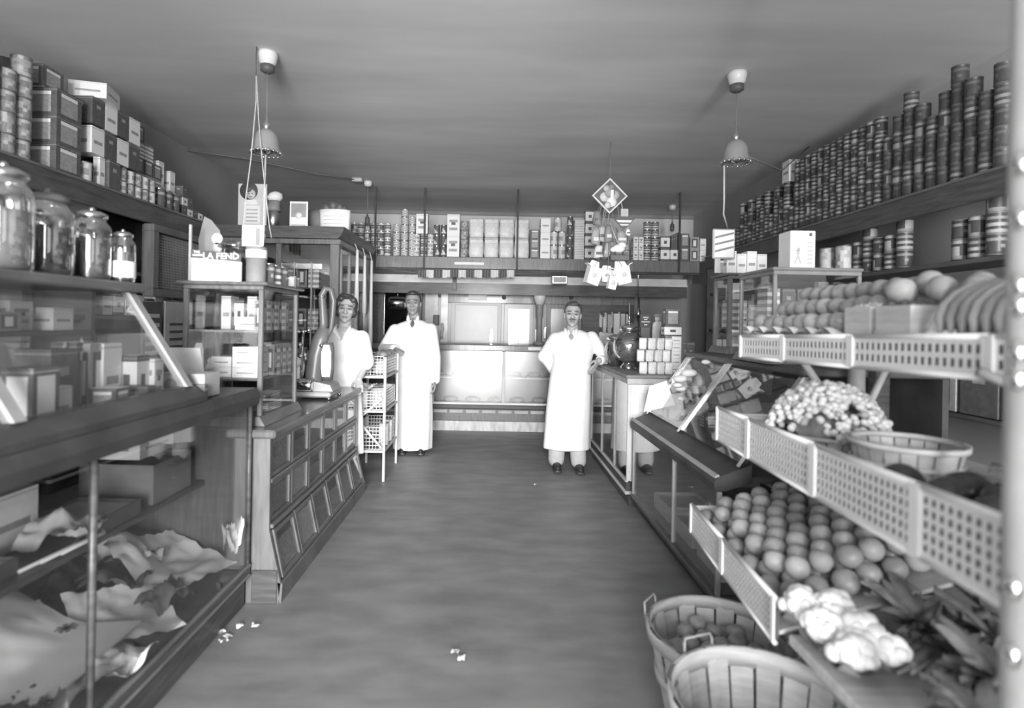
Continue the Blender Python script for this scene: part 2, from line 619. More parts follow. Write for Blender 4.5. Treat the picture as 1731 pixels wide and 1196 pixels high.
def bag_mesh(seed):
    """a filled paper bag, one unit each way: bulging body, creased sides, top folded over"""
    mb = MB()
    n = 20
    lv = [(0, .86), (.04, .95), (.25, 1.0), (.55, 1.0), (.75, .98), (.86, .93), (.90, .90)]
    vs, fs = [], []
    for z, k in lv:
        for j in range(n):
            a = 2*math.pi*(j+.5)/n
            c, s_ = math.cos(a), math.sin(a)
            e = .36
            p = Vector((math.copysign(abs(c)**e, c)*.49*k, math.copysign(abs(s_)**e, s_)*.47*k, z))
            w = noise.noise_vector(Vector((p.x*3.2+seed*5, p.y*3.2, p.z*3.4+seed)))*.035
            w.z *= .2 if 0 < z < .9 else 0
            vs.append(p+w)
    L = len(lv)
    for i in range(L-1):
        for j in range(n):
            k = (j+1) % n
            fs.append((i*n+j, i*n+k, (i+1)*n+k, (i+1)*n+j))
    fs += [tuple(range(n))[::-1], tuple(range((L-1)*n, L*n))]
    mb.add(vs, fs, 0, True)
    mb.prism([(-.46, .90), (-.30, 1.0), (.22, 1.0), (.44, .90)], 'x', -.45, .45)
    mb.box(-.44, .44, -.50, -.44, .70, .90, 0, .02)
    return mb.mesh('bag', ['kraft'])


BAGS = [bag_mesh(i) for i in range(3)]

# ------------------------------------------------------------------ wall shelving, both sides
def wall_shelf(side, label, y0, y1, z, lower):
    xw = XL if side < 0 else XR
    xf = -2.6 if side < 0 else 2.65
    t = thing('wall_shelf', label, 'shelf', (xw, (y0+y1)/2, z))
    a, b = min(xw, xf), max(xw, xf)
    MB().box(a+.002, b-.002, y0, y1, z-.04, z, 0, .006).build('shelf_board', 'wood', t)
    lip = (xf-.012, xf+.012)
    MB().box(lip[0], lip[1], y0, y1, z-.15, z-.002, 0, .006).build('fascia', 'wood', t)
    MB().box(xf-.022, xf+.022, y0, y1, z-.012, z+.006, 0, .004).build('moulding', 'wood_mid', t)
    n = int((y1-y0)/1.1)+1 if side < 0 else 2
    wd, wm = ('wood', 'wood_mid') if side < 0 else ('wood_black', 'wood')  # right side takes darker woods, standing in for the shade there
    for i in range(n):
        y = y0+.03+(y1-y0-.06)*i/(n-1)
        MB().box(a+.002, b-.02, y-.015, y+.015, .142, z-.042).build('upright', wd, t)
    for zz, ya, yb in lower:
        MB().box(a+.03, b-.06, ya, yb, zz-.03, zz, 0, .004).build('shelf_board', wm, t)
    return t


wall_shelf(-1, 'long dark wall shelf carrying stacked tins above the candy jars', .8, 5.15, 2.30, [(1.78, 2.0, 5.1), (1.45, 2.0, 5.1), (1.05, 2.0, 5.1)])
wall_shelf(1, 'long dark wall shelf with tins above the fruit stand', 1.5, 7.0, 2.31, [(1.86, 1.6, 6.9), (1.42, 1.6, 6.9), (.98, 1.6, 6.9)])

# ---- stock on the shelf of the wall with the candy jars
WL = 'on the wall shelf above the candy jars'
def lcol(y, n, design, r=.05, h=.12, x=-2.68, z=2.306, where=WL):
    for k in range(n):
        tin(design, x+jit(.004), y+jit(.003), z+k*h, r, h-.001, where)
# nearest stacks: tall columns of mottled tins
y = 2.84
for i in range(4):
    lcol(y, (5, 5, 4, 5, 5, 4)[i], ('mottled', 'plain', 'mottled', 'mottled', 'plain', 'mottled')[i], .052, .118)
    lcol(y+.03, (5, 4, 5, 5, 4, 5)[i], 'mottled', .052, .118, -2.80)
    y += .109
# grey bordered cases, three high
for k in range(3):
    carton('grey_panel', -2.72, 3.44, 2.306+k*.165, .22, .20, .164, 'in the three-high stack on the jar-wall shelf')
carton('grey_panel', -2.76, 3.40, 2.306+.495, .16, .16, .13, 'topping the three-high stack on the jar-wall shelf')
for k in range(2):
    carton('lined', -2.86, 3.62, 2.306+k*.2, .2, .16, .199, 'behind the checkered stack on the jar-wall shelf')
tin('pale', -2.66, 3.63, 2.306, .05, .13, 'beside the checkered cartons on the jar-wall shelf')
carton('pale', -2.655, 3.77, 2.306, .045, .05, .2, 'standing narrow below the checkered cartons')
carton('dark', -2.66, 3.86, 2.306, .10, .11, .2, 'below the checkered stack on the jar-wall shelf')
# the checkered stack: light and dark cartons alternating
for k, zz in enumerate((2.52, 2.70)):
    for i in range(4):
        lightc = (i+k) % 2 == 0
        carton('pale' if lightc else 'dark', -2.71, 3.70+i*.125, zz-.004+(-.01 if k == 0 else 0)+.0*i, .19, .118, .176,
               'in the checkered stack on the jar-wall shelf')
carton('dark', -2.82, 3.83, 2.306, .12, .5, .2, 'lying long beneath the checkered stack')
carton('pale', -2.70, 3.78, 2.878, .22, .22, .10, 'tilted on top of the checkered stack', .25)
for i in range(5):
    for k in range(2):
        tin('mottled' if (i+k) % 2 else 'pale', -2.655, 3.985+i*.085, 2.306+k*.095, .04, .094, 'below the step-stacked cartons on the jar-wall shelf')
for i in range(3):
    for k in range(5-i):
        carton('lined' if k % 2 else 'grey_panel', -2.75, 4.27+i*.115, 2.306+(.0 if i else .0)+k*.118, .10, .105, .117, 'in the stepped column on the jar-wall shelf')
for i in range(3):
    tin('dark', -2.66, 4.46+i*.1, 2.306, .045, .16, 'by the tall white packets on the jar-wall shelf')
for i, (yy, hh) in enumerate(((4.56, .40), (4.72, .36))):
    for k in range(2):
        carton('pale', -2.74, yy, 2.306+k*hh/2, .07, .07, hh/2-.002, 'in the tall narrow white stack on the jar-wall shelf')
for i in range(4):
    for k in range(max(1, 3-i)):
        carton('emblem' if (i+k) % 2 else 'dark', -2.68, 4.80+i*.085, 2.306+k*.085, .08, .075, .084, 'in the small steps by the shelf end')
# lower shelves of that wall, seen between and behind the showcases
for i in range(9):
    carton(('pale', 'emblem', 'white_print')[i % 3], -2.72, 3.9+i*.12, 1.456, .1, .1, .13+.02*(i % 2), 'on the low wall shelf behind the jars')
for i in range(5):
    for k in range(2):
        tin(('pale', 'banded')[k], -2.70, 3.5+i*.1, 1.786+k*.1, .042, .099, 'on the middle wall shelf behind the jars')

# ---- stock on the opposite wall shelf
WR = 'on the wall shelf above the fruit'
y = 3.02
i = 0
while y < 6.75:
    if 3.95 < y < 5.1:
        nk, r, h = 6, .041, .105
    elif y <= 3.95:
        nk, r, h = (5, 4, 5, 6)[i % 4], .045, .115
    else:
        nk, r, h = (4, 3, 4, 2)[i % 4], .043, .12
    if y > 6.2:
        nk = min(nk, 2)
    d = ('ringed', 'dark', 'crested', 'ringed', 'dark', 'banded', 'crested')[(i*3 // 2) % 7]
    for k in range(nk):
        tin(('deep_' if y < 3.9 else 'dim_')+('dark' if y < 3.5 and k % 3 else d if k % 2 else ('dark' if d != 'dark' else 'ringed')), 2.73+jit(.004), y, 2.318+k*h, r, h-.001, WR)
    y += 2*r+.006
    i += 1
carton('pale', 2.76, 5.22, 2.318+.48, .12, .12, .2, 'standing on tins of the shelf above the fruit')
carton('framed', 2.9, 4.4, 2.318, .2, .22, .34, 'behind the tins of the shelf above the fruit')
for k in range(2):
    carton('lined', 2.9, 5.75, 2.318+k*.12, .18, .2, .119, 'in the flat pair behind the tins above the fruit')
carton('white_print', 2.9, 5.75, 2.558, .10, .1, .22, 'upright on the flat pair above the fruit')
# lower levels of that wall
for i in range(22):
    yy = 2.05+i*.115
    if not (3.0 < yy < 3.42 or 3.68 < yy < 4.45):
        continue
    for k in range(3):
        if k < 2+(i % 3 == 0):
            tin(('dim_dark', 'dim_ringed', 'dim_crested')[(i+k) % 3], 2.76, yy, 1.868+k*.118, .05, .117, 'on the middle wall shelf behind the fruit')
for i in range(10):
    carton(('dark', 'framed', 'dark', 'grey_panel')[i % 4], 2.78, 2.1+i*.24, 1.428, .2, .2, .30-.05*(i % 3), 'on the low wall shelf behind the fruit')
for i in range(8):
    carton(('dark', 'dark', 'framed')[i % 3], 2.78, 2.0+i*.27, .988, .22, .24, .28, 'on the bottom wall shelf behind the fruit')

# wire-fronted cupboard hung beneath the jar-wall shelf
t = thing('wire_cupboard', 'wall cupboard with a wire-mesh door under the tin shelf', 'cabinet', (-2.6, 4.65, 1.62))
MB().box(-2.62, -2.54, 4.2, 5.12, 1.60, 1.66, 0, .004).box(-2.62, -2.54, 4.2, 5.12, 2.09, 2.145, 0, .004).box(-2.62, -2.54, 4.2, 4.27, 1.66, 2.09, 0, .004).box(-2.62, -2.54, 5.05, 5.12, 1.66, 2.09, 0, .004).build('door_frame', 'wood_mid', t)
MB().box(-2.64, -2.63, 4.22, 5.1, 1.62, 2.14).build('backing', 'wood', t)
wm = MB()
for i in range(36):
    yy = 4.275+i*.0215
    wm.box(-2.583, -2.579, yy, yy+.006, 1.665, 2.085)
for i in range(20):
    zz = 1.675+i*.021
    wm.box(-2.579, -2.574, 4.27, 5.05, zz, zz+.007)
wm.build('wire_mesh', 'mid', t)
t = thing('wall_calendar', 'dark and pale printed calendar hung under the wire cupboard', 'calendar', (-2.56, 4.4, 1.1))
MB().box(-2.575, -2.56, 4.12, 4.36, 1.12, 1.56).build('backing_card', 'dark', t)
for k in range(5):
    MB().box(-2.559, -2.556, 4.15, 4.32, 1.16+k*.07, 1.19+k*.07).build('printed_line', 'light', t)
t = thing('wall_poster', 'pale paper poster hung beside the calendar', 'poster', (-2.56, 4.6, 1.1))
MB().box(-2.575, -2.56, 4.40, 4.72, 1.10, 1.57).build('sheet', 'paper_grey', t)
for k in range(4):
    MB().box(-2.559, -2.556, 4.46, 4.66, 1.2+k*.06, 1.22+k*.06).build('printed_line', 'dark', t)

# ------------------------------------------------------------------ slant-front glass display case (candy jars stand on it)
DC0, DC1 = 0.35, 2.84
t = thing('display_case', 'long dark wood glass display case with slanted upper front', 'display case', (-1.55, 1.6, 0))
MB().box(-1.95, -1.225, DC0, DC1, 0, .145, 0, .006).build('plinth', 'wood', t)
MB().box(-1.96, -1.195, DC0, DC1, .147, .165, 0, .006).build('base_moulding', 'wood_mid', t)
MB().box(-1.95, -1.20, DC0, DC1, .165, .195).build('case_floor', 'wood', t)
MB().box(-1.225, -1.195, DC0, DC1, .196, .215, 0, .005).build('bottom_rail', 'wood_mid', t)
for yy in (DC0+.012, 1.72, DC1-.014):
    MB().lathe([(.012, 0), (.012, .81)], 10, (-1.21, yy, .216)).build('mullion', 'wood', t)
for a, b in ((DC0+.026, 1.706), (1.734, DC1-.028)):
    MB().box(-1.213, -1.208, a, b, .217, 1.02).build('pane', 'glass', t)
MB().box(-1.955, -1.915, DC0, DC1, .197, 1.03).build('back_panel', 'wood', t)
MB().box(-1.914, -1.22, DC1-.03, DC1-.005, .217, 1.02).build('end_panel', 'wood_mid', t)
MB().prism([(-1.17, 1.02), (-1.165, 1.06), (-1.185, 1.10), (-1.95, 1.10), (-1.95, 1.03), (-1.22, 1.03)], 'y', DC0, DC1).build('ledge', 'wood_black', t)
MB().prism([(-1.19, 1.101), (-1.19, 1.125), (-1.25, 1.165), (-1.29, 1.165), (-1.26, 1.101)], 'y', DC0, 2.36).build('glass_rail', 'wood_black', t)
for yy in (1.48, 2.31, DC0+.05):
    MB().prism([(-1.235, 1.166), (-1.27, 1.166), (-1.515, 1.545), (-1.48, 1.545)], 'y', yy-.02, yy+.02).build('slanted_post', 'mid', t)
for a, b in ((DC0+.075, 1.455), (1.505, 2.285)):
    MB().prism([(-1.248, 1.168), (-1.254, 1.168), (-1.5, 1.545), (-1.494, 1.545)], 'y', a, b).build('slanted_pane', 'glass', t)
MB().box(-1.97, -1.45, DC0, 2.36, 1.548, 1.585, 0, .008).build('top_board', 'wood_top', t)
MB().box(-1.965, -1.935, DC0, 2.36, 1.101, 1.548).build('upper_back', 'glass', t)
MB().box(-1.93, -1.62, DC0+.02, 2.30, 1.372, 1.39, 0, .003).build('inner_shelf', 'wood', t)
MB().box(-1.91, -1.42, DC0+.02, DC1-.035, .615, .64, 0, .003).build('inner_shelf', 'wood', t)
for yy in (2.34,):
    MB().prism([(-1.27, 1.166), (-1.93, 1.166), (-1.93, 1.545), (-1.5, 1.545)], 'y', yy-.004, yy+.004).build('end_pane', 'glass', t)

# crumpled stock on the floor of the case
def crumple(name, cx, cy, z, w, d, m, seed, label, cat, hgt=.05, tilt=0.0, group=None, res=18, m2=None, slope=0.0):
    mb = MB()
    def fn(u, v):
        x, y = (u-.5)*w, (v-.5)*d
        q = Vector((u*3.1+seed*3.7, v*3.1+seed, seed*.9))
        ed = noise.noise(Vector((u*1.1+seed, v*1.1, 4)))*.10
        h = .5+.9*noise.noise(q*.55)+.55*abs(noise.noise(q*1.3))+.28*abs(noise.noise(q*2.9))
        ca, sa = math.cos(seed*1.3), math.sin(seed*1.3)
        x, y = x*(1+ed), y*(1-ed)
        X_ = x*ca-y*sa
        return (cx+X_, cy+x*sa+y*ca, max(z+.003, z+.004+h*hgt+tilt*max(0, .5-u)-slope*X_))
    mb.sheet(fn, res, res, mf=(lambda i, j: 1 if (m2 and (i//3+j//4) % 4 == 0) else 0))
    return solo(name, mb, [m, m2 or m], label, cat, group)


PK = 'loose sheet'
crumple('wrapping_paper', -1.54, 1.34, .24, .46, .62, 'paper', 1, 'broad white wrapping sheet spread over the case floor', 'paper', .04, slope=.25)
crumple('wrapping_paper', -1.54, 1.88, .30, .50, .46, 'paper', 0.02, 'white folded sheet with a small star print in the case', 'paper', .03, slope=.4)
crumple('paper_bundle', -1.42, 2.20, .24, .32, .36, 'paper', 3.1, 'crumpled white paper bundle against the case glass', 'paper', .06, slope=.3)
crumple('paper_bundle', -1.44, 2.56, .28, .38, .40, 'paper', 4.6, 'rumpled pale paper heap at the case end panel', 'paper', .08, slope=.45)
crumple('paper_bundle', -1.36, 1.98, .215, .18, .38, 'light', 5.7, 'narrow pale paper strip bundle by the bottom rail', 'paper', .08)
crumple('cloth_bundle', -1.62, 2.38, .26, .32, .36, 'dark', 6.3, 'dark folded cloth bundle behind the pale paper heap', 'cloth', .16)
crumple('cloth_bundle', -1.36, 1.60, .205, .24, .26, 'black', 7.9, 'small black cloth bundle by the case mullion', 'cloth', .12)
crumple('cloth_bundle', -1.38, 2.36, .215, .18, .2, 'dark', 8.2, 'small dark cloth packet lying on the white paper', 'cloth', .1)
crumple('wrapping_paper', -1.68, 1.60, .20, .4, .4, 'light', 9.4, 'pale torn sheet lying deep in the case', 'paper', .06)
crumple('wrapping_paper', -1.72, 2.05, .2, .3, .5, 'paper_grey', 10.4, 'greyish sheet lying along the case back', 'paper', .06)
crumple('paper_tuft', -1.24, 2.73, .23, .05, .09, 'paper', 11.4, 'small torn paper tuft against the case end', 'paper', .2)
crumple('paper_bundle', -1.33, 1.44, .22, .20, .40, 'paper', 15.5, 'rumpled white sheet edge behind the case mullion', 'paper', .07, slope=.2)
crumple('paper_bundle', -1.31, 1.80, .22, .16, .30, 'paper', 16.7, 'folded white sheets stacked along the bottom rail', 'paper', .08)
crumple('paper_bundle', -1.66, 2.62, .30, .3, .3, 'light', 17.2, 'pale wrapping heap behind the rumpled paper', 'paper', .12, slope=.3)
crumple('wrapping_paper', -1.50, 1.02, .22, .5, .4, 'paper', 18.3, 'white sheet lying at the dim end of the case', 'paper', .06, slope=.2)
star = MB()
for k in range(4):
    a = k*math.pi/4
    star.box(-.035, .035, -.007, .007, 0, .003)
    for v in star.V[-8:]:
        x, y2 = v.x, v.y
        v.x, v.y = x*math.cos(a)-y2*math.sin(a)-1.48, x*math.sin(a)+y2*math.cos(a)+1.98
        v.z += .345
sp = [o for o in bpy.data.objects if o.get('label', '').startswith('white folded sheet')][0]
star.build('star_print', 'grey', sp)
# inner shelf of the case
def openbox(name, cx, cy, z, w, d, h, m, min_, label, lid=None, group=None):
    tt = thing(name, label, 'box', (cx, cy, z), group)
    b = MB()
    k = .006
    b.box(cx-w/2, cx+w/2, cy-d/2, cy+d/2, z, z+k)
    b.box(cx-w/2, cx-w/2+k, cy-d/2, cy+d/2, z+k, z+h).box(cx+w/2-k, cx+w/2, cy-d/2, cy+d/2, z+k, z+h)
    b.box(cx-w/2+k, cx+w/2-k, cy-d/2, cy-d/2+k, z+k, z+h).box(cx-w/2+k, cx+w/2-k, cy+d/2-k, cy+d/2, z+k, z+h)
    b.build('tray', m, tt)
    MB().box(cx-w/2+k, cx+w/2-k, cy-d/2+k, cy+d/2-k, z+k, z+h*.8, 0, .004).build('contents', min_, tt)
    if lid:
        a = lid
        y0, z0 = cy+d/2+.001, z+h
        MB().prism([(y0, z0), (y0+.006, z0), (y0+.006+d*math.cos(a), z0+d*math.sin(a)), (y0+d*math.cos(a), z0+d*math.sin(a))], 'x', cx-w/2, cx+w/2).build('lid', m, tt)
    return tt


openbox('stationery_box', -1.60, 2.56, .641, .32, .30, .17, 'grey', 'paper', 'large grey box with white contents on the case inner shelf')
openbox('paper_tray', -1.56, 2.18, .641, .26, .26, .06, 'dark', 'light', 'low dark tray of papers on the case inner shelf')
crumple('paper_bundle', -1.50, 1.98, .641, .2, .22, 'light', 12.2, 'loose papers slumped beside the dark tray', 'paper', .08)
openbox('paper_tray', -1.62, 1.62, .641, .30, .28, .05, 'dark', 'midlight', 'long low dark tray by the curled white sheet')
crumple('wrapping_paper', -1.55, 1.30, .641, .3, .34, 'paper', 13.3, 'curled white sheet on the case inner shelf', 'paper', .07)
carton('pale', -1.72, 1.92, .641, .2, .2, .2, 'standing deep on the case inner shelf')
carton('pale', -1.70, 2.62, .812, .3, .26, .1, 'lying on the large grey stationery box')
for i in range(3):
    tt = MB().tube([(-1.46+.02*i, 1.75+.06*i, .647+.004*i), (-1.44+.02*i, 1.95+.05*i, .65+.004*i), (-1.47, 2.02+.05*i, .65+.004*i)], .006, 6)
    solo('ribbon_roll', tt, 'offwhite', 'thin pale ribbon strip lying on the case inner shelf', 'ribbon', 'ribbon strips on the case inner shelf')

# boxes shown behind the slanted glass
def pxbox(name, x0, x1, y0, y1, Y, depth, mats, label, cat='box', z0=None, group=None, c=.003):
    a, b = at(x0, y1, Y), at(x1, y0, Y)
    zb = a.z if z0 is None else z0
    return solo(name, MB().box(a.x, b.x, Y, Y+depth, zb, b.z, 0, c), mats, label, cat, group)


def pxcart(design, x0, x1, ytop, Y, depth, z0, where, rz=0.0):
    a, b = at(x0, ytop, Y), at(x1, ytop, Y)
    return carton(design, (a.x+b.x)/2, Y+depth/2, z0+.001, abs(b.x-a.x), depth, (a.z+b.z)/2-z0-.002, where, rz)


pxcart('dark_panel', 2, 56, 622, 1.62, .10, 1.101, 'standing behind the slanted glass')
pxcart('pale', 62, 90, 655, 1.74, .08, 1.101, 'small behind the slanted glass')
pxcart('dark', 24, 86, 590, 1.80, .12, 1.101, 'with ribs behind the slanted glass')
pxcart('grey_panel', 86, 130, 578, 1.97, .10, 1.101, 'tall behind the slanted glass')
pxcart('framed', 132, 152, 580, 2.0, .10, 1.101, 'tall and narrow behind the slanted glass')
pxcart('pale', 152, 176, 580, 2.06, .10, 1.101, 'tall and slim behind the slanted glass')
pxcart('emblem', 197, 232, 600, 2.17, .08, 1.101, 'beside the tall slim carton behind slanted glass')
pxcart('white_print', 234, 262, 606, 2.25, .06, 1.101, 'next to the emblem carton behind slanted glass')
pxcart('grey_panel', 150, 196, 656, 1.98, .08, 1.101, 'low and wide behind the slanted glass')
pxcart('dark', 198, 250, 652, 2.12, .05, 1.101, 'low under the slanted glass')
for i in range(2):
    p = at(262+i*20, 655, 2.24)
    tin('dark', min(p.x, -1.31), 2.19+i*.07, 1.102, .03, .05, 'squat by the slanted end post')
for i in range(11):
    carton(('pale', 'emblem', 'grey_panel', 'framed', 'white_print')[i % 5], -1.70-.06*(i % 2), .95+i*.122, 1.391, .09, .1, .105-.02*(i % 3), 'on the inner shelf behind slanted glass')
p = at(205, 565, 2.1)
crumple('paper_bundle', -1.5, 2.02, 1.12, .10, .14, 'midlight', 14.1, 'grey crumpled bag behind the slanted glass', 'bag', .2)

# on the flat end of that case
openbox('cigar_box', -1.47, 2.66, 1.101, .15, .15, .06, 'light', 'mid', 'open pale cigar box with raised lid beside the showcase', 1.9)
t = thing('printed_box', 'pale box with a round seal printed on its end', 'box', (-1.36, 2.58, 1.1))
t.location = (-1.335, 2.50, 1.101); ORG[t.name] = Vector(t.location)
MB().box(-1.44, -1.235, 2.42, 2.56, 1.102, 1.205, 0, .003).build('box_body', 'midlight', t)
MB().box(-1.435, -1.33, 2.417, 2.42, 1.11, 1.2).build('end_label', 'paper', t)
MB().lathe([(.03, 0), (.03, .003), (.018, .004), (.018, .006)], 18, (-1.38, 2.4165, 1.155), axis='y').build('round_seal', 'mid', t)
carton('dark', -1.265, 2.40, 1.102, .10, .028, .062, 'lying low in front of the sealed box')
for i in range(2):
    tin('dark', -1.385+i*.07, 2.385, 1.102, .028, .03, 'squat on the ledge by the sealed box')

# ------------------------------------------------------------------ candy jars
def jar(cx, cy, z, r, h, content, label, lid='tin', name='candy_jar'):
    t = thing(name, label, 'jar', (cx, cy, z), 'glass candy jars on the display case')
    MB().lathe([(r*.9, 0), (r, .015), (r, h*.66), (r*.93, h*.74), (r*.72, h*.80), (r*.70, h*.84)], 24, (cx, cy, z+.001), cap=False).lathe([(.001, .006), (r*.9, .006)], 24, (cx, cy, z), cap=False).build('glass_body', 'jar_glass', t)
    MB().lathe([(r*.9, .01), (r*.96, .03), (r*.96, h*.55), (r*.5, h*.57), (.001, h*.575)], 20, (cx, cy, z+.001)).build('candy_fill', content, t)
    lidp = MB().lathe([(r*.76, h*.845), (r*.80, h*.86), (r*.80, h*.90), (r*.5, h*.94), (.001, h*.95)], 24, (cx, cy, z)).build('lid', 'jar_glass' if lid == 'glass' else lid, t)
    MB().ball((cx, cy, z+h*.965), r*.16, 10, 8).build('knob', 'jar_glass' if lid == 'glass' else lid, lidp)
    return t


ZT = 1.586
jar(-1.60, 1.83, ZT, .085, .36, 'candy_pale', 'tallest glass candy jar with pale sweets', 'tin')
jar(-1.62, 2.04, ZT, .082, .32, 'candy_dark', 'wide glass jar of dark sweets with metal lid', 'dark')
jar(-1.585, 2.215, ZT, .068, .29, 'candy_mid', 'speckled candy jar between the dark jar and the labelled jar', 'tin')
j = jar(-1.52, 2.305, ZT, .046, .22, 'candy_mid', 'small candy jar with a white paper label', 'tin')
MB().lathe([(.048, .02), (.048, .085)], 20, (-1.52, 2.305, ZT), cap=False).build('paper_label', 'paper', j)
for i in range(4):
    jar(-1.80+.07*(i % 2), 1.98+i*.1, ZT, .045, .26-.03*(i % 2), 'paper', 'narrow pale-filled jar in the rear row of the display case', 'tin')
for i in range(6):
    tin('pale', -1.90, 1.75+i*.1, ZT, .04, .26, 'behind the candy jars')

# ------------------------------------------------------------------ grocery bin counter
BC0, BC1 = 2.865, 4.74
t = thing('bin_counter', 'dark wood grocery counter with rows of glass-fronted bins', 'counter', (-1.4, 3.8, 0))
prof = [(-1.75, .0), (-1.09, .0), (-1.075, .10), (-1.135, .375), (-1.15, .38), (-1.15, .84), (-1.75, .84)]
MB().prism(prof, 'y', BC0+.02, BC1-.02).build('carcass', 'wood_black', t)
for a, b in ((BC0, BC0+.02), (BC1-.02, BC1)):
    MB().prism([(-1.77, .0), (-1.065, .0), (-1.055, .10), (-1.118, .37), (-1.12, .84), (-1.77, .84)], 'y', a, b).build('end_panel', 'wood_mid', t)
MB().box(-1.20, -1.07, BC0-.012, BC0-.001, .0, .17, 0, .004).build('corner_block', 'wood', t)
MB().box(-1.80, -1.085, BC0-.03, BC1+.03, .841, .885, 0, .01).build('counter_top', 'wood_top', t)
MB().prism([(-1.06, .001), (-1.05, .001), (-1.045, .1), (-1.07, .105)], 'y', BC0, BC1).build('kick_rail', 'wood_mid', t)
nb = 6
bw = (BC1-BC0-.06)/nb
grains = ['grain_a', 'grain_b', 'grain_a', 'grain_b', 'grain_c', 'grain_c', 'grain_b', 'grain_c', 'grain_b', 'grain_a', 'grain_b', 'grain_c', 'grain_a', 'grain_c', 'grain_b', 'grain_a', 'grain_a', 'grain_b']
for row in range(3):
    for i in range(nb):
        y0 = BC0+.03+i*bw+.008
        y1 = y0+bw-.016
        if row < 2:
            z0, z1 = (.63, .825) if row == 0 else (.40, .60)
            P = lambda d, z: (-1.15+d, z)
        else:
            z0, z1 = .115, .36
            P = lambda d, z: (-1.076-(z-.10)*.215+d, z)
        fr = MB()
        def bar(ya, yb, za, zb, d0=.002, d1=.024):
            fr.prism([P(d0, za), P(d1, za), P(d1, zb), P(d0, zb)], 'y', ya, yb)
        bar(y0, y0+.022, z0, z1); bar(y1-.022, y1, z0, z1); bar(y0+.022, y1-.022, z0, z0+.022); bar(y0+.022, y1-.022, z1-.022, z1)
        b = fr.build('bin_door', 'wood_mid', t)
        ya, yb, za, zb = y0+.022, y1-.022, z0+.022, z1-.022
        MB().prism([P(.014, za), P(.017, za), P(.017, zb), P(.014, zb)], 'y', ya, yb).build('pane', 'glass', b)
        fill = za+(zb-za)*(.95, .75, .6, .9, .85)[(i*2+row*3) % 5]
        MB().prism([P(.003, za), P(.011, za), P(.011, fill), P(.003, fill)], 'y', ya, yb).build('bin_contents', grains[row*6+i], b)
MB().box(-1.149, -1.115, BC0+.02, BC1-.02, .605, .626, 0, .004).build('rail', 'wood_mid', t)
MB().box(-1.149, -1.105, BC0+.02, BC1-.02, .372, .394, 0, .004).build('rail', 'wood_mid', t)

# ------------------------------------------------------------------ glass showcases
def showcase(x0, x1, y0, y1, z0, z1, label, shelves, frame='wood_mid', post=.024, cor=.03, base=.05):
    t = thing('showcase', label, 'showcase', ((x0+x1)/2, (y0+y1)/2, z0))
    MB().prism([(x0-.03, z0+.001), (x1+.03, z0+.001), (x1+.015, z0+base*.5), (x1, z0+base), (x0, z0+base), (x0-.015, z0+base*.5)], 'y', y0-.02, y1+.02).build('base_moulding', frame, t)
    for x in (x0, x1-post):
        for y in (y0, y1-post):
            MB().box(x, x+post, y, y+post, z0+base, z1-.04, 0, .003).build('corner_post', frame, t)
    MB().box(x0, x1, y0, y1, z1-.04, z1-.018, 0, .003).build('top_rail', frame, t)
    MB().box(x0-cor, x1+cor, y0-cor, y1+cor, z1-.018, z1, 0, .007).build('cornice', frame, t)
    zl, zh = z0+base, z1-.04
    MB().box(x0+post, x1-post, y0+.009, y0+.012, zl, zh).build('pane', 'glass', t)
    MB().box(x0+.009, x0+.012, y0+post, y1-post, zl, zh).build('pane', 'glass', t)
    MB().box(x1-.012, x1-.009, y0+post, y1-post, zl, zh).build('pane', 'glass', t)
    for z in shelves:
        MB().box(x0+.02, x1-.02, y0+.02, y1-.02, z-.012, z, 0, .002).build('inner_shelf', frame, t)
    return t


showcase(-1.625, -1.205, 2.95, 3.49, .886, 1.64, 'square glass showcase standing on the bin counter', (1.13, 1.385))
SC = 'in the showcase on the bin counter'
for i in range(4):
    carton(('pale', 'light', 'pale', 'grey_panel')[i] if i != 1 else 'emblem', -1.54+i*.075, 3.30, 1.386, .055, .1, .19-.02*(i % 2), 'upright on the top shelf '+SC)
carton('pale', -1.33, 3.10, 1.386, .13, .1, .07, 'lying on the top shelf '+SC)
for i in range(7):
    carton('lined' if i % 2 else 'framed', -1.25, 3.03+i*.055, 1.386, .05, .045, .16, 'book-like on the top shelf '+SC)
for k in range(3):
    carton('pale', -1.32, 3.08, 1.131+k*.055, .14, .13, .054, 'in the white pile '+SC)
for k in range(2):
    carton('pale', -1.46, 3.10, 1.131+k*.055, .11, .13, .054, 'in the low white pile '+SC)
for i in range(6):
    carton('lined' if i % 2 else 'crested' if False else 'framed', -1.25, 3.19+i*.045, 1.131, .05, .04, .17, 'book-like on the middle shelf '+SC)
for k in range(2):
    carton(('lined', 'grey_panel')[k], -1.28, 3.22, .938+k*.045, .09, .2, .044, 'lying flat at the foot '+SC)
p = (-1.50, 3.12)
solo('price_figure', MB().lathe([(.022, 0), (.03, .02), (.02, .05), (.008, .07), (.012, .085), (.001, .10)], 14, (-1.545, 3.08, 1.131)), 'offwhite', 'small white bell-shaped ornament in the counter showcase', 'ornament')

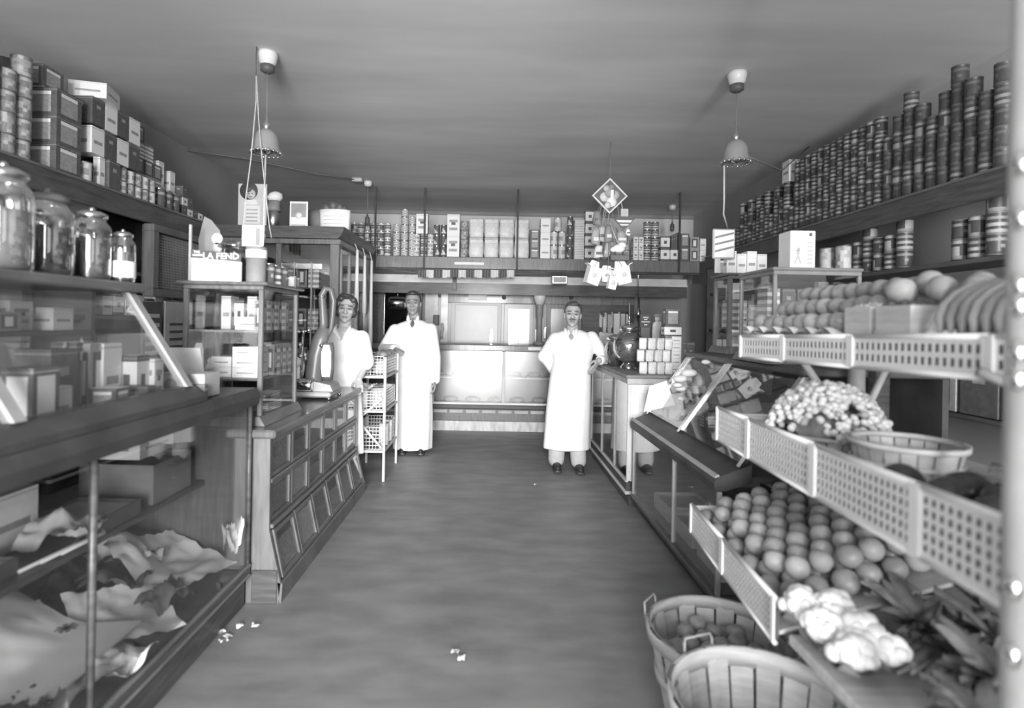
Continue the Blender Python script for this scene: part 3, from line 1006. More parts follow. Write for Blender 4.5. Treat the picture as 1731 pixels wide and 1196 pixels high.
# on top of that showcase
ZS = 1.641
t = thing('cigar_sign', 'white counter sign with a dark lettered band', 'sign', (-1.48, 2.99, ZS))
MB().box(-1.60, -1.335, 2.975, 2.99, ZS+.001, ZS+.125, 0, .002).build('sign_board', 'paper', t)
MB().prism([(-1.60, ZS+.125), (-1.335, ZS+.105), (-1.335, ZS+.145), (-1.60, ZS+.168)], 'y', 2.972, 2.989).build('dark_band', 'dark', t)
text_part('LA FEND', .045, (-1.44, 2.9705, ZS+.133), t, 'paper', bold=.001, width=.19)
text_part('THE', .018, (-1.568, 2.9705, ZS+.153), t, 'paper', bold=.0006)
MB().box(-1.59, -1.535, 2.9695, 2.9715, ZS+.132, ZS+.142).build('lettering_line', 'paper', t)
text_part('C', .05, (-1.51, 2.9735, ZS+.062), t, 'midlight', bold=.0008)
MB().box(-1.48, -1.37, 2.9735, 2.9745, ZS+.055, ZS+.07).build('lettering_line', 'light', t)
MB().box(-1.59, -1.35, 2.9735, 2.9745, ZS+.095, ZS+.1).box(-1.59, -1.4, 2.9735, 2.9745, ZS+.03, ZS+.034).build('printed_rule', 'midlight', t)
MB().box(-1.616, -1.602, 2.975, 2.99, ZS+.001, ZS+.30, 0, .003).build('side_strut', 'midlight', t)
t = thing('globe_jar', 'squat round glass jar with wide lid behind the cigar sign', 'jar', (-1.44, 3.14, ZS))
MB().lathe([(.05, .001), (.085, .03), (.095, .09), (.085, .14), (.06, .17), (.058, .19)], 24, (-1.44, 3.14, ZS)).build('glass_body', 'jar_glass', t)
MB().lathe([(.045, .008), (.08, .03), (.088, .08), (.07, .10), (.001, .10)], 20, (-1.44, 3.14, ZS)).build('candy_fill', 'candy_mid', t)
MB().lathe([(.07, .191), (.095, .20), (.09, .215), (.03, .235), (.001, .236)], 24, (-1.44, 3.14, ZS)).build('lid', 'jar_glass', t)
t = thing('display_can', 'tall dark tin with white band and bright highlight on the showcase', 'can', (-1.29, 3.06, ZS))
MB().lathe([(.05, .001), (.052, .004), (.052, .135), (.055, .137), (.055, .19), (.05, .195), (.001, .195)], 24, (-1.29, 3.06, ZS)).build('can_body', 'grey', t)
MB().lathe([(.0525, .135), (.0556, .137), (.0556, .178)], 24, (-1.29, 3.06, ZS), cap=False).build('white_band', 'paper', t)
t = thing('price_card', 'white price card with a grey stripe propped on the tall tin', 'sign', (-1.30, 3.0, ZS+.196))
MB().box(-1.355, -1.24, 3.025, 3.03, ZS+.1965, ZS+.31, 0, .001).build('card', 'paper', t)
MB().box(-1.282, -1.258, 3.0235, 3.025, ZS+.20, ZS+.295, 0, .002).build('grey_stripe', 'grey', t)
MB().box(-1.33, -1.30, 3.0238, 3.025, ZS+.235, ZS+.239).build('printed_rule', 'midlight', t)
t = thing('cut_out_card', 'dark cut-out advertising card standing at the showcase end', 'sign', (-1.60, 3.2, ZS))
MB().prism([(-1.66, ZS+.001), (-1.57, ZS+.001), (-1.53, ZS+.12), (-1.55, ZS+.30), (-1.6, ZS+.36), (-1.64, ZS+.38), (-1.67, ZS+.25)], 'y', 3.18, 3.19).build('card', 'grey', t)
MB().lathe([(.032, 0), (.032, .002)], 16, (-1.565, 3.178, ZS+.255), axis='y').build('pale_spot', 'paper', t)
MB().lathe([(.028, 0), (.028, .002)], 16, (-1.562, 3.178, ZS+.205), axis='y').build('grey_spot', 'light', t)
for i in range(3):
    tin(('dark', 'ringed', 'dark')[i], -1.27+.0*i, 3.18+i*.1, ZS, .035, .12, 'behind the tall tin on the counter showcase')
carton('grey_panel', -1.235, 3.46, ZS, .07, .07, .07, 'at the end of the counter showcase')

# ------------------------------------------------------------------ counter scale
t = thing('counter_scale', 'grey cast-metal counter scale with arched head and nickel fittings', 'scale', (-1.26, 4.05, .886))
zb = .886
MB().box(-1.40, -1.12, 3.92, 4.22, zb+.018, zb+.055, 0, .012).build('base', 'mid', t)
MB().prism([(-1.30, zb+.055), (-1.12, zb+.055), (-1.14, zb+.10), (-1.28, zb+.13)], 'y', 3.98, 4.2).build('base_hood', 'mid', t)
for x in (-1.385, -1.135):
    for y in (3.935, 4.205):
        MB().lathe([(.012, 0), (.016, .017)], 10, (x, y, zb+.0005)).build('foot', 'nickel', t)
MB().loft([(zb+.055, -1.285, 4.07, .075, .07), (zb+.15, -1.285, 4.07, .06, .06), (zb+.30, -1.27, 4.07, .062, .06), (zb+.42, -1.245, 4.08, .06, .05), (zb+.50, -1.225, 4.09, .045, .04)], 20).build('column', 'scale_iron', t)
arch = [(-1.235, 4.09, zb+.46), (-1.225, 4.09, zb+.54), (-1.235, 4.09, zb+.66), (-1.243, 4.09, zb+.74), (-1.215, 4.09, zb+.79), (-1.175, 4.09, zb+.78), (-1.155, 4.09, zb+.70), (-1.16, 4.09, zb+.6), (-1.17, 4.09, zb+.5), (-1.2, 4.09, zb+.44)]
MB().tube(arch, [.03, .03, .028, .026, .024, .022, .02, .018, .016, .016], 12, flat=1.2).build('arched_head', 'scale_iron', t)
MB().lathe([(.03, 0), (.03, .02)], 14, (-1.226, 4.09, zb+.535)).build('collar', 'nickel', t)
MB().lathe([(.03, 0), (.03, .02)], 14, (-1.242, 4.09, zb+.72)).build('collar', 'nickel', t)
dl = MB().loft([(zb+.14, -1.165, 4.0, .038, .03), (zb+.20, -1.165, 4.0, .045, .035), (zb+.34, -1.165, 4.0, .045, .035), (zb+.40, -1.165, 4.0, .036, .03)], 18).build('dial_housing', 'dark', t)
MB().prism([(-1.192, zb+.16), (-1.138, zb+.16), (-1.13, zb+.22), (-1.13, zb+.33), (-1.145, zb+.385), (-1.185, zb+.385), (-1.2, zb+.33), (-1.2, zb+.22)], 'y', 3.958, 3.966).build('dial_face', 'offwhite', dl)
MB().lathe([(.042, -.055), (.046, -.05), (.046, .05), (.042, .055)], 18, (-1.31, 3.95, zb+.102), axis='x').build('tare_cylinder', 'nickel', t)
MB().tube([(-1.355, 4.0, zb+.055), (-1.35, 4.0, zb+.28), (-1.345, 4.0, zb+.46)], .009, 8).build('poise_rod', 'chrome', t)
for x, z, r in ((-1.375, .475, .013), (-1.34, .475, .014), (-1.30, .485, .018), (-1.36, .38, .02), (-1.355, .30, .02), (-1.325, .31, .017), (-1.21, .38, .014), (-1.32, .285, .015)):
    MB().ball((x, 3.99, zb+z), r, 12, 8).build('nickel_knob', 'chrome', t)
MB().tube([(-1.375, 3.99, zb+.475), (-1.30, 3.99, zb+.48)], .006, 8).build('cross_arm', 'chrome', t)
MB().loft([(zb+.09, -1.385, 4.04, .02, .02), (zb+.16, -1.385, 4.04, .035, .035), (zb+.23, -1.38, 4.04, .04, .04), (zb+.28, -1.38, 4.04, .02, .02)], 14).build('weight_pan', 'light', t)
MB().ball((-1.385, 4.0, zb+.26), (.035, .035, .038), 14, 10).build('white_globe', 'porcelain', t)

# ------------------------------------------------------------------ pendant lamps and strings
def lamp(x, y, zbot, label, drop):
    t = thing('pendant_lamp', label, 'lamp', (x, y, ZC))
    MB().lathe([(.062, 0), (.062, -.02), (.05, -.07), (.042, -.075), (.042, -.11), (.001, -.112)], 18, (x, y, ZC-.0005)).build('ceiling_rosette', 'porcelain', t)
    MB().lathe([(.044, -.0), (.044, -.035), (.02, -.05)], 16, (x, y, ZC-.08)).build('rosette_cap', 'dark', t)
    MB().lathe([(.0035, zbot+.17), (.0035, ZC-.11)], 8, (x, y, 0)).build('cord', 'cord', t)
    MB().lathe([(.012, .155), (.022, .16), (.022, .20), (.012, .21), (.01, .25), (.004, .255)], 14, (x, y, zbot)).build('socket', 'brass', t)
    prof = [(.018, .165), (.045, .155), (.068, .125), (.078, .085), (.082, .045), (.092, .02), (.094, .012), (.09, .012), (.078, .045), (.073, .085), (.062, .12), (.04, .148), (.016, .157)]
    sh = MB().lathe(prof, 26, (x, y, zbot)).build('lamp_shade', 'lamp_shade', t)
    sc = MB()
    for k in range(18):
        a = 2*math.pi*k/18
        sc.ball((x+.092*math.cos(a), y+.092*math.sin(a), zbot+.012), .013, 8, 6)
    sc.build('scalloped_rim', 'jar_glass', sh)
    MB().lathe([(.012, .14), (.02, .11), (.034, .05), (.03, .02), (.001, .005)], 16, (x, y, zbot)).build('bulb', 'nickel', t)
    return t


lamp(-1.46, 3.58, 2.49, 'bell-shaped pendant lamp over the bin counter', .6)
lamp(1.60, 3.74, 2.53, 'bell-shaped pendant lamp over the slanted produce case', .6)
def strand(pts, r, label, m='twine', cat='string'):
    return solo('hanging_string', MB().tube(pts, r, 6), m, label, cat)
strand([at(433, 128, 3.5), at(433, 170, 3.5), at(424, 270, 3.45), at(416, 330, 3.42), at(409, 405, 3.36)], .0035, 'long twine strand sloping down from the ceiling hook')
strand([at(434, 128, 3.5), at(437, 200, 3.5), at(445, 290, 3.45), at(455, 380, 3.4), at(459, 402, 3.38)], .003, 'second twine strand beside the pendant lamp cord')
solo('pull_cord', MB().tube([at(449, 262, 3.5), at(447, 330, 3.45), at(446, 400, 3.4), at(445, 415, 3.38)], .006, 8).ball(at(445, 400, 3.4), (.014, .014, .03), 10, 8), 'twine', 'thick pull cord with knot hanging below the lamp', 'cord')
solo('ceiling_hook', MB().tube([(at(433, 128, 3.5).x, 3.5, ZC-.001), at(433, 100, 3.5), at(433, 128, 3.5)], .004, 6), 'dark', 'small dark hook holding the twine strands', 'hook')
p = at(1224, 288, 3.74)
solo('pull_cord', MB().tube([(p.x, 3.74, 2.525), at(1224, 340, 3.8), at(1223, 362, 3.85), at(1230, 385, 3.95)], .006, 8), 'twine', 'pale pull cord below the lamp by the produce case', 'cord')

# ------------------------------------------------------------------ tall glazed cabinet closing the counter aisle
t = thing('tall_cabinet', 'tall dark glazed cabinet with heavy cornice behind the scale', 'cabinet', (-2.0, 5.9, 0))
X0, X1, Y0, Y1, Z1 = -2.58, -1.44, 5.24, 6.56, 2.2
MB().box(X0, X1, Y0, Y1, 0, .5, 0, .006).build('lower_body', 'wood', t)
MB().box(X0, X0+.03, Y0, Y1, .5, Z1).build('side_panel', 'wood', t)
MB().box(X0+.03, X1-.06, Y1-.03, Y1, .5, Z1).build('back_panel', 'wood', t)
for x in (X1-.085, -2.03, X0+.03):
    MB().box(x, x+.085 if x == X1-.085 else x+.05, Y0, Y0+.06, .5, Z1, 0, .004).build('upright', 'wood_mid', t)
MB().box(X1-.085, X1, Y1-.08, Y1, .5, Z1, 0, .004).build('upright', 'wood_mid', t)
MB().prism([(X0, Z1), (X1, Z1), (X1+.03, Z1+.03), (X1+.05, Z1+.075), (X1+.055, Z1+.11), (X0, Z1+.11)], 'y', Y0-.05, Y1+.05).build('cornice', 'wood', t)
MB().box(X0, X1+.02, Y0-.02, Y1+.02, Z1-.05, Z1-.002, 0, .005).build('frieze', 'wood_mid', t)
for x0, x1 in ((X0+.08, -2.03), (-1.98, X1-.085)):
    MB().box(x0, x1, Y0+.02, Y0+.025, .5, Z1-.05).build('pane', 'glass', t)
MB().box(X1-.03, X1-.025, Y0+.06, Y1-.08, .5, Z1-.05).build('pane', 'glass', t)
for z in (.95, 1.35, 1.75):
    MB().box(X0+.03, X1-.09, Y0+.06, Y1-.04, z-.015, z, 0, .003).build('inner_shelf', 'wood', t)
for x in (-1.70, -1.86):
    MB().box(x, x+.012, Y0-.002, Y0+.012, .9, 1.98, 0, .003).build('door_stile', 'steel_frame', t)
MB().box(-1.98, -1.6, Y0+.014, Y0+.018, 1.92, 1.97).build('reflecting_strip', 'nickel', t)
TC = 'inside the tall glazed cabinet'
for i in range(8):
    for z in (1.352, 1.752, .952):
        carton(('dark', 'grey_panel', 'framed', 'lined')[(i+int(z*10)) % 4], -2.4+i*.115, 5.42, z, .1, .12, .2+.06*((i*3) % 3)/3, TC)
for k, (px_, ytop, ybot) in enumerate(((595, 422, 528), (612, 432, 532), (628, 440, 590))):
    Yk = 5.72+.34*k
    a, b = at(px_, ytop, Yk), at(px_, ybot, Yk)
    solo('hanging_taper', MB().lathe([(.008, b.z-b.z), (.022, .02), (.026, .12), (.02, (a.z-b.z)*.5), (.014, a.z-b.z), (.001, a.z-b.z+.003)], 12, (-1.385, Yk, b.z)).tube([(-1.385, Yk, a.z), (-1.40, Yk, 2.2), (-1.415, Yk, 2.235)], .004, 6), 'offwhite',
         ('short white taper hung under the cabinet cornice', 'middle white taper hung under the cabinet cornice', 'longest white taper hung under the cabinet cornice')[k], 'candle')
# on the cabinet top
ZK = Z1+.11
t = thing('poster', 'white advertising poster with a dark-haired head on the cabinet', 'poster', (-2.2, 5.3, ZK))
a, b = at(403, 310, 5.3), at(450, 375, 5.3)
MB().box(a.x, b.x, 5.30, 5.312, ZK+.001, a.z, 0, .002).build('board', 'light', t)
hc = at(420, 322, 5.29)
MB().lathe([(.085, 0), (.085, .003)], 22, (hc.x, 5.296, hc.z), axis='y').build('printed_hair', 'dark', t)
MB().lathe([(.046, 0), (.046, .003)], 20, (hc.x+.02, 5.2925, hc.z-.032), axis='y').build('printed_face', 'light', t)
MB().lathe([(.03, 0), (.03, .002)], 12, (hc.x+.0, 5.290, hc.z+.016), axis='y').lathe([(.006, 0), (.006, .002)], 8, (hc.x+.005, 5.290, hc.z-.028), axis='y').lathe([(.006, 0), (.006, .002)], 8, (hc.x+.037, 5.290, hc.z-.028), axis='y').box(hc.x+.008, hc.x+.032, 5.290, 5.292, hc.z-.058, hc.z-.052).build('printed_features', 'dark', t)
MB().prism([(hc.x-.05, hc.z-.13), (hc.x+.09, hc.z-.13), (hc.x+.07, hc.z-.085), (hc.x-.03, hc.z-.085)], 'y', 5.294, 5.299).build('printed_shoulders', 'paper', t)
MB().box(a.x+.06, b.x-.06, 5.296, 5.299, ZK+.03, ZK+.2).build('printed_panel', 'paper', t)
for k in range(4):
    MB().box(a.x+.08, b.x-.08, 5.293, 5.2955, ZK+.05+k*.035, ZK+.062+k*.035).build('printed_line', 'midlight', t)
t = thing('paper_cap_can', 'tall tin topped with a white paper chef cap', 'can', (-1.98, 5.32, ZK))
cx = at(461, 350, 5.34).x
MB().lathe([(.05, .001), (.055, .005), (.055, .16), (.05, .165), (.001, .165)], 18, (cx, 5.36, ZK)).build('can_body', 'tin', t)
MB().loft([(ZK+.166, cx, 5.36, .07, .06), (ZK+.2, cx, 5.36, .06, .055), (ZK+.26, cx+.01, 5.36, .055, .05)], 16).build('card_figure', 'grey', t)
MB().loft([(ZK+.261, cx+.01, 5.36, .055, .05), (ZK+.29, cx+.01, 5.36, .075, .065), (ZK+.33, cx+.02, 5.36, .06, .05), (ZK+.35, cx+.02, 5.36, .02, .02)], 16).build('paper_cap', 'paper', t)
t = thing('framed_card', 'small white framed card with a printed picture on the cabinet', 'sign', (-1.85, 5.3, ZK))
a, b = at(490, 340, 5.3), at(520, 377, 5.3)
MB().box(a.x, b.x, 5.30, 5.31, ZK+.001, a.z, 0, .002).build('board', 'paper', t)
MB().box(a.x+.015, b.x-.015, 5.296, 5.299, ZK+.1, a.z-.02).build('printed_panel', 'mid', t)
MB().lathe([(.03, 0), (.03, .002)], 16, ((a.x+b.x)/2, 5.293, ZK+.115), axis='y').build('printed_round', 'paper', t)
MB().box(a.x+.015, b.x-.015, 5.297, 5.299, ZK+.02, ZK+.03).build('printed_line', 'midlight', t)
t = thing('paper_bag_display', 'white paper bag overflowing with dark fruit on the cabinet', 'bag', (-1.6, 5.36, ZK))
a, b = at(537, 340, 5.34), at(590, 378, 5.34)
MB().loft([(ZK+.001, (a.x+b.x)/2, 5.4, .14, .06), (ZK+.12, (a.x+b.x)/2, 5.4, .145, .065), (ZK+.19, (a.x+b.x)/2, 5.4, .15, .07)], 20).build('bag_body', 'paper', t)
for k in range(6):
    MB().ball(((a.x+b.x)/2-.08+.032*k, 5.38+.02*(k % 2), ZK+.20+.03*math.sin(k*.6+.3)), (.04, .035, .04), 12, 8).build('printed_fruit' if False else 'fruit', 'dark', t)
for k in range(3):
    MB().box((a.x+b.x)/2-.09, (a.x+b.x)/2+.09, 5.333, 5.336, ZK+.05+k*.035, ZK+.058+k*.035).build('printed_line', 'paper_grey', t)
solo('long_parcel', MB().tube([(-2.0, 5.7, ZK+.14), (-1.6, 5.7, ZK+.14), (-1.5, 5.7, ZK+.14)], [.10, .13, .06], 14, flat=1.0), 'grey', 'long rounded grey parcel lying behind the framed card', 'parcel')

# ------------------------------------------------------------------ metal basket rack beside the counter
t = thing('basket_rack', 'pale metal rack of wire baskets at the end of the bin counter', 'rack', (-1.1, 5.4, 0))
RX0, RX1, RY0, RY1 = -1.27, -.945, 5.06, 5.74
for x in (RX0, RX1-.022):
    for y in (RY0, RY1-.022):
        MB().box(x, x+.022, y, y+.022, 0, 1.12, 0, .003).build('post', 'offwhite', t)
for z in (.26, .62, .93):
    MB().box(RX0+.022, RX1-.022, RY0, RY0+.016, z, z+.02).box(RX0+.022, RX1-.022, RY1-.016, RY1, z, z+.02).box(RX1-.02, RX1-.004, RY0+.022, RY1-.022, z, z+.02).box(RX0+.004, RX0+.02, RY0+.022, RY1-.022, z, z+.02).build('shelf_rail', 'offwhite', t)
    MB().box(RX0+.022, RX1-.022, RY0+.018, RY1-.018, z+.002, z+.012).build('shelf_tray', 'grey', t)
MB().tube([(RX1-.03, RY0-.004, .75), (RX0+.08, RY0-.004, .56)], .011, 6).build('brace', 'offwhite', t)
MB().tube([(RX0+.08, RY0-.004, .55), (RX1-.03, RY0-.004, .30)], .011, 6).build('brace', 'offwhite', t)
def basket_w(z, h, m, name='wire_basket'):
    b = MB()
    x0, x1, y0, y1 = RX0+.03, RX1-.03, RY0+.03, RY1-.03
    nx, ny, nz = 9, 16, 6
    for i in range(nx+1):
        x = x0+(x1-x0)*i/nx
        b.box(x-.002, x+.002, y0, y0+.004, z, z+h)
        b.box(x-.002, x+.002, y1-.004, y1, z, z+h)
    for i in range(ny+1):
        y = y0+(y1-y0)*i/ny
        b.box(x0, x0+.004, y-.002, y+.002, z, z+h)
        b.box(x1-.004, x1, y-.002, y+.002, z, z+h)
    for k in range(nz+1):
        zz = z+h*k/nz
        b.box(x0, x1, y0-.002, y0, zz-.003, zz+.003).box(x0, x1, y1, y1+.002, zz-.003, zz+.003)
        b.box(x0-.002, x0, y0, y1, zz-.003, zz+.003).box(x1, x1+.002, y0, y1, zz-.003, zz+.003)
    return b.build(name, m, t)
basket_w(.285, .20, 'light')
basket_w(.645, .16, 'light')
basket_w(.955, .17, 'light')
for k, (x, y, s) in enumerate(((-1.17, 5.25, 1), (-1.05, 5.25, .9), (-1.12, 5.45, 1), (-1.05, 5.58, .9))):
    inst('paper_bag', BAGS[k % 3], (x, y, .957), (.11*s, .13, .15*s), (0, 0, k*.4), None, 'kraft paper bag in the top basket of the rack', 'bag', 'bags in the top rack basket')
for k in range(5):
    solo('loaf', MB().ball((-1.0-.05*(k % 2), 5.20+k*.09, 1.135), (.045, .055, .035), 12, 8), 'grey', 'dark round loaf heaped on the top rack basket', 'bread', 'loaves on the top rack basket')
for k, (x, y) in enumerate(((-1.19, 5.2), (-1.05, 5.22), (-1.12, 5.42), (-1.05, 5.58))):
    inst('paper_bag', BAGS[(k+1) % 3], (x, y, .647), (.12, .13, .18), (0, 0, k*.7), None, 'pale paper bag in the middle basket of the rack', 'bag', 'bags in the middle rack basket')
crumple('wrapped_loaf', -1.13, 5.12, .80, .2, .09, 'light', 21.2, 'crumpled pale wrapper leaning over the middle rack basket', 'paper', .06, .05)
for k in range(2):
    inst('paper_bag', BAGS[k], (-1.0, 5.3+k*.2, .288), (.09, .14, .2), (0, 0, .1), None, 'pale upright bag in the bottom basket of the rack', 'bag', 'bags in the bottom rack basket')

# ------------------------------------------------------------------ hanging shelf across the rear
SY0, SY1, SZ = 7.15, 7.55, 2.28
t = thing('rear_shelf', 'long dark shelf hung across the rear of the shop', 'shelf', (.55, 7.35, SZ))
MB().box(-1.75, 2.62, SY0, SY1, SZ-.04, SZ, 0, .006).build('shelf_board', 'wood', t)
MB().box(-1.75, 2.62, SY0-.02, SY0-.001, SZ-.155, SZ-.004, 0, .006).build('fascia', 'wood_mid', t)
MB().box(-1.75, 2.62, SY0-.03, SY0-.0, SZ-.185, SZ-.157, 0, .004).build('moulding', 'wood_black', t)
a, b = at(768, 444, 7.12), at(818, 446, 7.12)
MB().box(a.x, b.x, SY0-.026, SY0-.021, a.z-.02, a.z+.012).build('price_strip', 'paper', t)
for x in (at(718, 380, 7.12).x, at(875, 380, 7.12).x, 2.35, -1.5):
    MB().box(x-.012, x+.012, SY0-.05, SY0-.032, SZ-.15, ZC-.001, 0, .003).build('hanger_rod', 'wood_black', t)
# pale valance and dark boxing under the shelf
t = thing('rear_valance', 'pale panelled valance under the rear shelf', 'valance', (.5, 7.6, 1.9))
MB().box(-1.75, 2.62, 7.58, 7.62, 1.99, 2.08, 0, .004).build('valance_board', 'light', t)
MB().box(-1.75, 2.62, 7.585, 7.615, 1.83, 1.985).build('dark_board', 'wood', t)
MB().box(-1.75, 2.62, 7.565, 7.58, 1.975, 1.995).build('moulding', 'offwhite', t)
MB().box(at(765, 450, 7.5).x, at(772, 450, 7.5).x, 7.545, 7.575, 1.88, 2.10, 0, .003).build('bracket', 'wood', t)

RS = 'on the rear hanging shelf'
YS = SY0+.09
def sx(p):
    return at(p, 430, YS).x
PXM = YS/FPX
def rcol(p, n, design, wpx, hpx, where, yoff=0.0, zoff=0.0):
    for k in range(n):
        tin(design, sx(p), YS+yoff, SZ+.001+zoff+k*hpx*PXM, wpx*PXM/2, hpx*PXM-.001, where+' '+RS)
def rcart(design, x0, x1, n, hpx, where, d=.14, zoff=0.0):
    for k in range(n):
        carton(design, (sx(x0)+sx(x1))/2, YS, SZ+.001+zoff+k*hpx*PXM, (x1-x0-.8)*PXM, d, hpx*PXM-.001, where+' '+RS)
for i in range(6):
    rcol(598+i*11.4, 4, ('crested', 'banded')[i % 2], 11, 13.7, 'in the four-high block')
rcol(670, 4, 'striped', 12.4, 13.2, 'in the tower of striped tins')
rcol(683.5, 6, 'striped', 12.4, 13.2, 'in the tower of striped tins')
rcol(696, 5, 'striped', 11.5, 13.2, 'in the tower of striped tins')
for p in (704, 716, 727.4):
    rcol(p, 3, 'pale' if p != 716 else 'banded', 11, 12.6, 'under the tall white carton')
rcart('white_print', 703.5, 723.5, 1, 33, 'perched on pale tins', .14, 37.9*PXM)
rcol(738, 3, 'triangle', 11, 18, 'between the white cartons')
rcol(749.5, 3, 'triangle', 11, 18, 'between the white cartons')
rcart('white_print', 755.5, 777, 2, 35.5, 'stacked by the kraft bags')
rcol(784.5, 4, 'mottled', 13, 15.2, 'beside the kraft bags')
for i in range(4):
    for k in range(2):
        x0 = 792.5+i*25.5
        inst('flour_bag', BAGS[(i+k) % 3], ((sx(x0)+sx(x0+24.5))/2, YS+.03, SZ+.001+k*34*PXM), (25.5*PXM, .16, 33.6*PXM), (0, 0, 0), None,
             'plump kraft flour bag '+RS, 'bag', 'flour bags on the rear shelf')
rcart('grey_panel', 895, 911, 3, 16, 'in the narrow packet stack')
rcart('pale', 912, 929, 3, 22.5, 'in the pale stack of three')
for p, n in ((936, 2), (949.5, 2)):
    rcol(p, n, 'pale', 12.6, 23, 'in the tall jar-like pair')
rcol(942, 1, 'pale', 13, 23, 'topping the tall pair', 0, 46.2*PXM)
rcol(963, 4, 'triangle', 10.5, 18, 'between pale tins and cartons')
rcart('lined', 969, 986, 6, 11, 'in the six-high flat stack')
rcart('emblem', 987, 1003, 4, 20.5, 'in the four-high stack by the diamond sign')
for i in range(5):
    rcol(1009+i*12.4, 2+(i % 2), ('mottled', 'plain', 'mottled', 'pale', 'mottled')[i], 11.5, 17, 'behind the hanging cartons')
for i in range(2):
    rcart('white_print', 1068+i*9, 1076.5+i*9, 3, 13, 'in the small block beside ring-striped tins')
for p in (1093, 1106.5):
    rcol(p, 5, 'ringed', 13, 13, 'in the ring-striped tower')
rcart('emblem', 1114, 1129.5, 2, 20.5, 'in the emblem pair')
rcart('emblem', 1130, 1146, 1, 20.5, 'alone by the emblem pair')
for i in range(4):
    carton('dark', sx(1133.5)+i*.026, YS, SZ+.001+20.6*PXM, .024, .12, 22*PXM+.012*i, 'book-like on the emblem carton '+RS)
rcart('grey_panel', 1147, 1162, 2, 23, 'in the grey pair near the shelf end')
rcart('framed', 1163, 1178.5, 2, 20, 'in the framed pair near the shelf end')
rcart('pale', 1179.5, 1190, 2, 19, 'at the very end of the shelf')

# ------------------------------------------------------------------ butcher's refrigerated counter at the rear
t = thing('meat_counter', 'long glass-fronted meat counter with marble foot at the rear', 'counter', (.2, 7.9, 0))
CX0, CX1 = -1.72, 2.05
MB().box(CX0, CX1, 7.50, 8.05, 0, .135, 0, .004).build('marble_foot', 'marble', t)
MB().box(CX0, CX1, 7.47, 8.05, .137, .30, 0, .008).build('plinth', 'wood_mid', t)
for i in range(17):
    x = CX0+.1+i*.215
    MB().box(x, x+.18, 7.462, 7.471, .245, .285, 0, .003).build('plinth_panel', 'midlight', t)
MB().box(CX0, CX1, 7.46, 7.52, .302, .355, 0, .008).build('bottom_rail', 'wood', t)
MB().box(CX0, CX1, 7.47, 7.5, .356, .385, 0, .003).build('enamel_lip', 'white_paint', t)
MB().box(CX0, CX1, 7.75, 8.05, .302, 1.06).build('inner_back', 'enamel', t)
MB().box(CX0, CX1, 7.52, 7.75, .302, .36).build('inner_floor', 'enamel', t)
for i in range(4):
    a = CX0+i*(CX1-CX0)/4
    MB().box(a+.02, a+(CX1-CX0)/4-.02, 7.484, 7.490, .387, 1.07).build('pane', 'cooler_glass', t)
    MB().box(a-.02, a+.02, 7.476, 7.50, .386, 1.07, 0, .003).build('mullion', 'offwhite', t)
MB().box(CX0, CX1, 7.50, 7.74, .70, .72, 0, .003).build('inner_shelf', 'white_paint', t)
MB().box(CX0, CX1, 7.44, 8.05, 1.071, 1.155, 0, .01).build('counter_top', 'wood_mid', t)
a = at(893, 588, 7.43)
MB().box(a.x, a.x+.17, 7.434, 7.44, 1.095, 1.135).build('price_card', 'paper', t)
for i in range(14):
    solo('meat_tray', MB().box(CX0+.15+i*.255, CX0+.36+i*.255, 7.53, 7.7, .721, .735, 0, .003).ball((CX0+.255+i*.255, 7.61, .76), (.09, .06, .03), 12, 6, 1), ['enamel', 'meat'], 'white tray of meat on the upper level of the rear counter', 'tray', 'meat trays on the upper counter level')
for i in range(12):
    solo('meat_tray', MB().box(CX0+.15+i*.3, CX0+.40+i*.3, 7.54, 7.72, .361, .375, 0, .003).ball((CX0+.275+i*.3, 7.63, .41), (.10, .07, .04), 12, 6, 1), ['enamel', 'meat'], 'white tray of meat on the lower level of the rear counter', 'tray', 'meat trays on the lower counter level')

# walk-in refrigerator front standing on the line behind that counter
t = thing('refrigerator_wall', 'glossy walk-in refrigerator front with glass doors behind the meat counter', 'refrigerator', (.6, 8.15, 0))
RYF = 8.08
def rb(name, x0, x1, y0, y1, m, d0=0.0, d1=.06, parent=t, c=.004):
    a, b = at(x0, y1, RYF), at(x1, y0, RYF)
    return MB().box(a.x, b.x, RYF+d0, RYF+d1, a.z, b.z, 0, c).build(name, m, parent)
a = at(716, 600, RYF)
MB().box(a.x, 2.1, RYF+.061, RYF+.12, 0, 1.80).build('carcass', 'door_gloss', t)
rb('marble_panel', 716, 741, 488, 640, 'marble_white')
rb('marble_panel', 743, 758, 488, 640, 'marble_white')
d = rb('refrigerator_door', 761, 848, 508, 592, 'enamel', 0, .06)
rb('door_panel', 768, 842, 516, 590, 'door_gloss', -.012, -.001, d)
rb('latch', 828, 833, 556, 578, 'nickel', -.03, -.013, d)
d = rb('refrigerator_door', 851, 902, 514, 592, 'door_gloss')
rb('window_pane', 858, 896, 522, 583, 'cooler_glass', -.012, -.001, d)
for k in range(3):
    rb('pane_bar', 858+k*18, 860+k*18, 522, 583, 'light', -.016, -.0125, d, .001)
rb('pillar', 905, 921, 512, 592, 'enamel', -.03, .06)
rb('handle', 903, 907, 556, 580, 'nickel', -.06, -.031)
d = rb('refrigerator_door', 923, 980, 514, 592, 'wood_mid')
rb('window_pane', 930, 972, 522, 583, 'cooler_glass', -.012, -.001, d)
rb('handle', 919, 923, 552, 572, 'nickel', -.05, -.031)
d = rb('refrigerator_door', 982, 1072, 514, 592, 'wood')
rb('window_pane', 1012, 1062, 526, 583, 'glass', -.012, -.001, d)
rb('top_moulding', 758, 1072, 500, 511, 'wood_mid', -.04, .06)
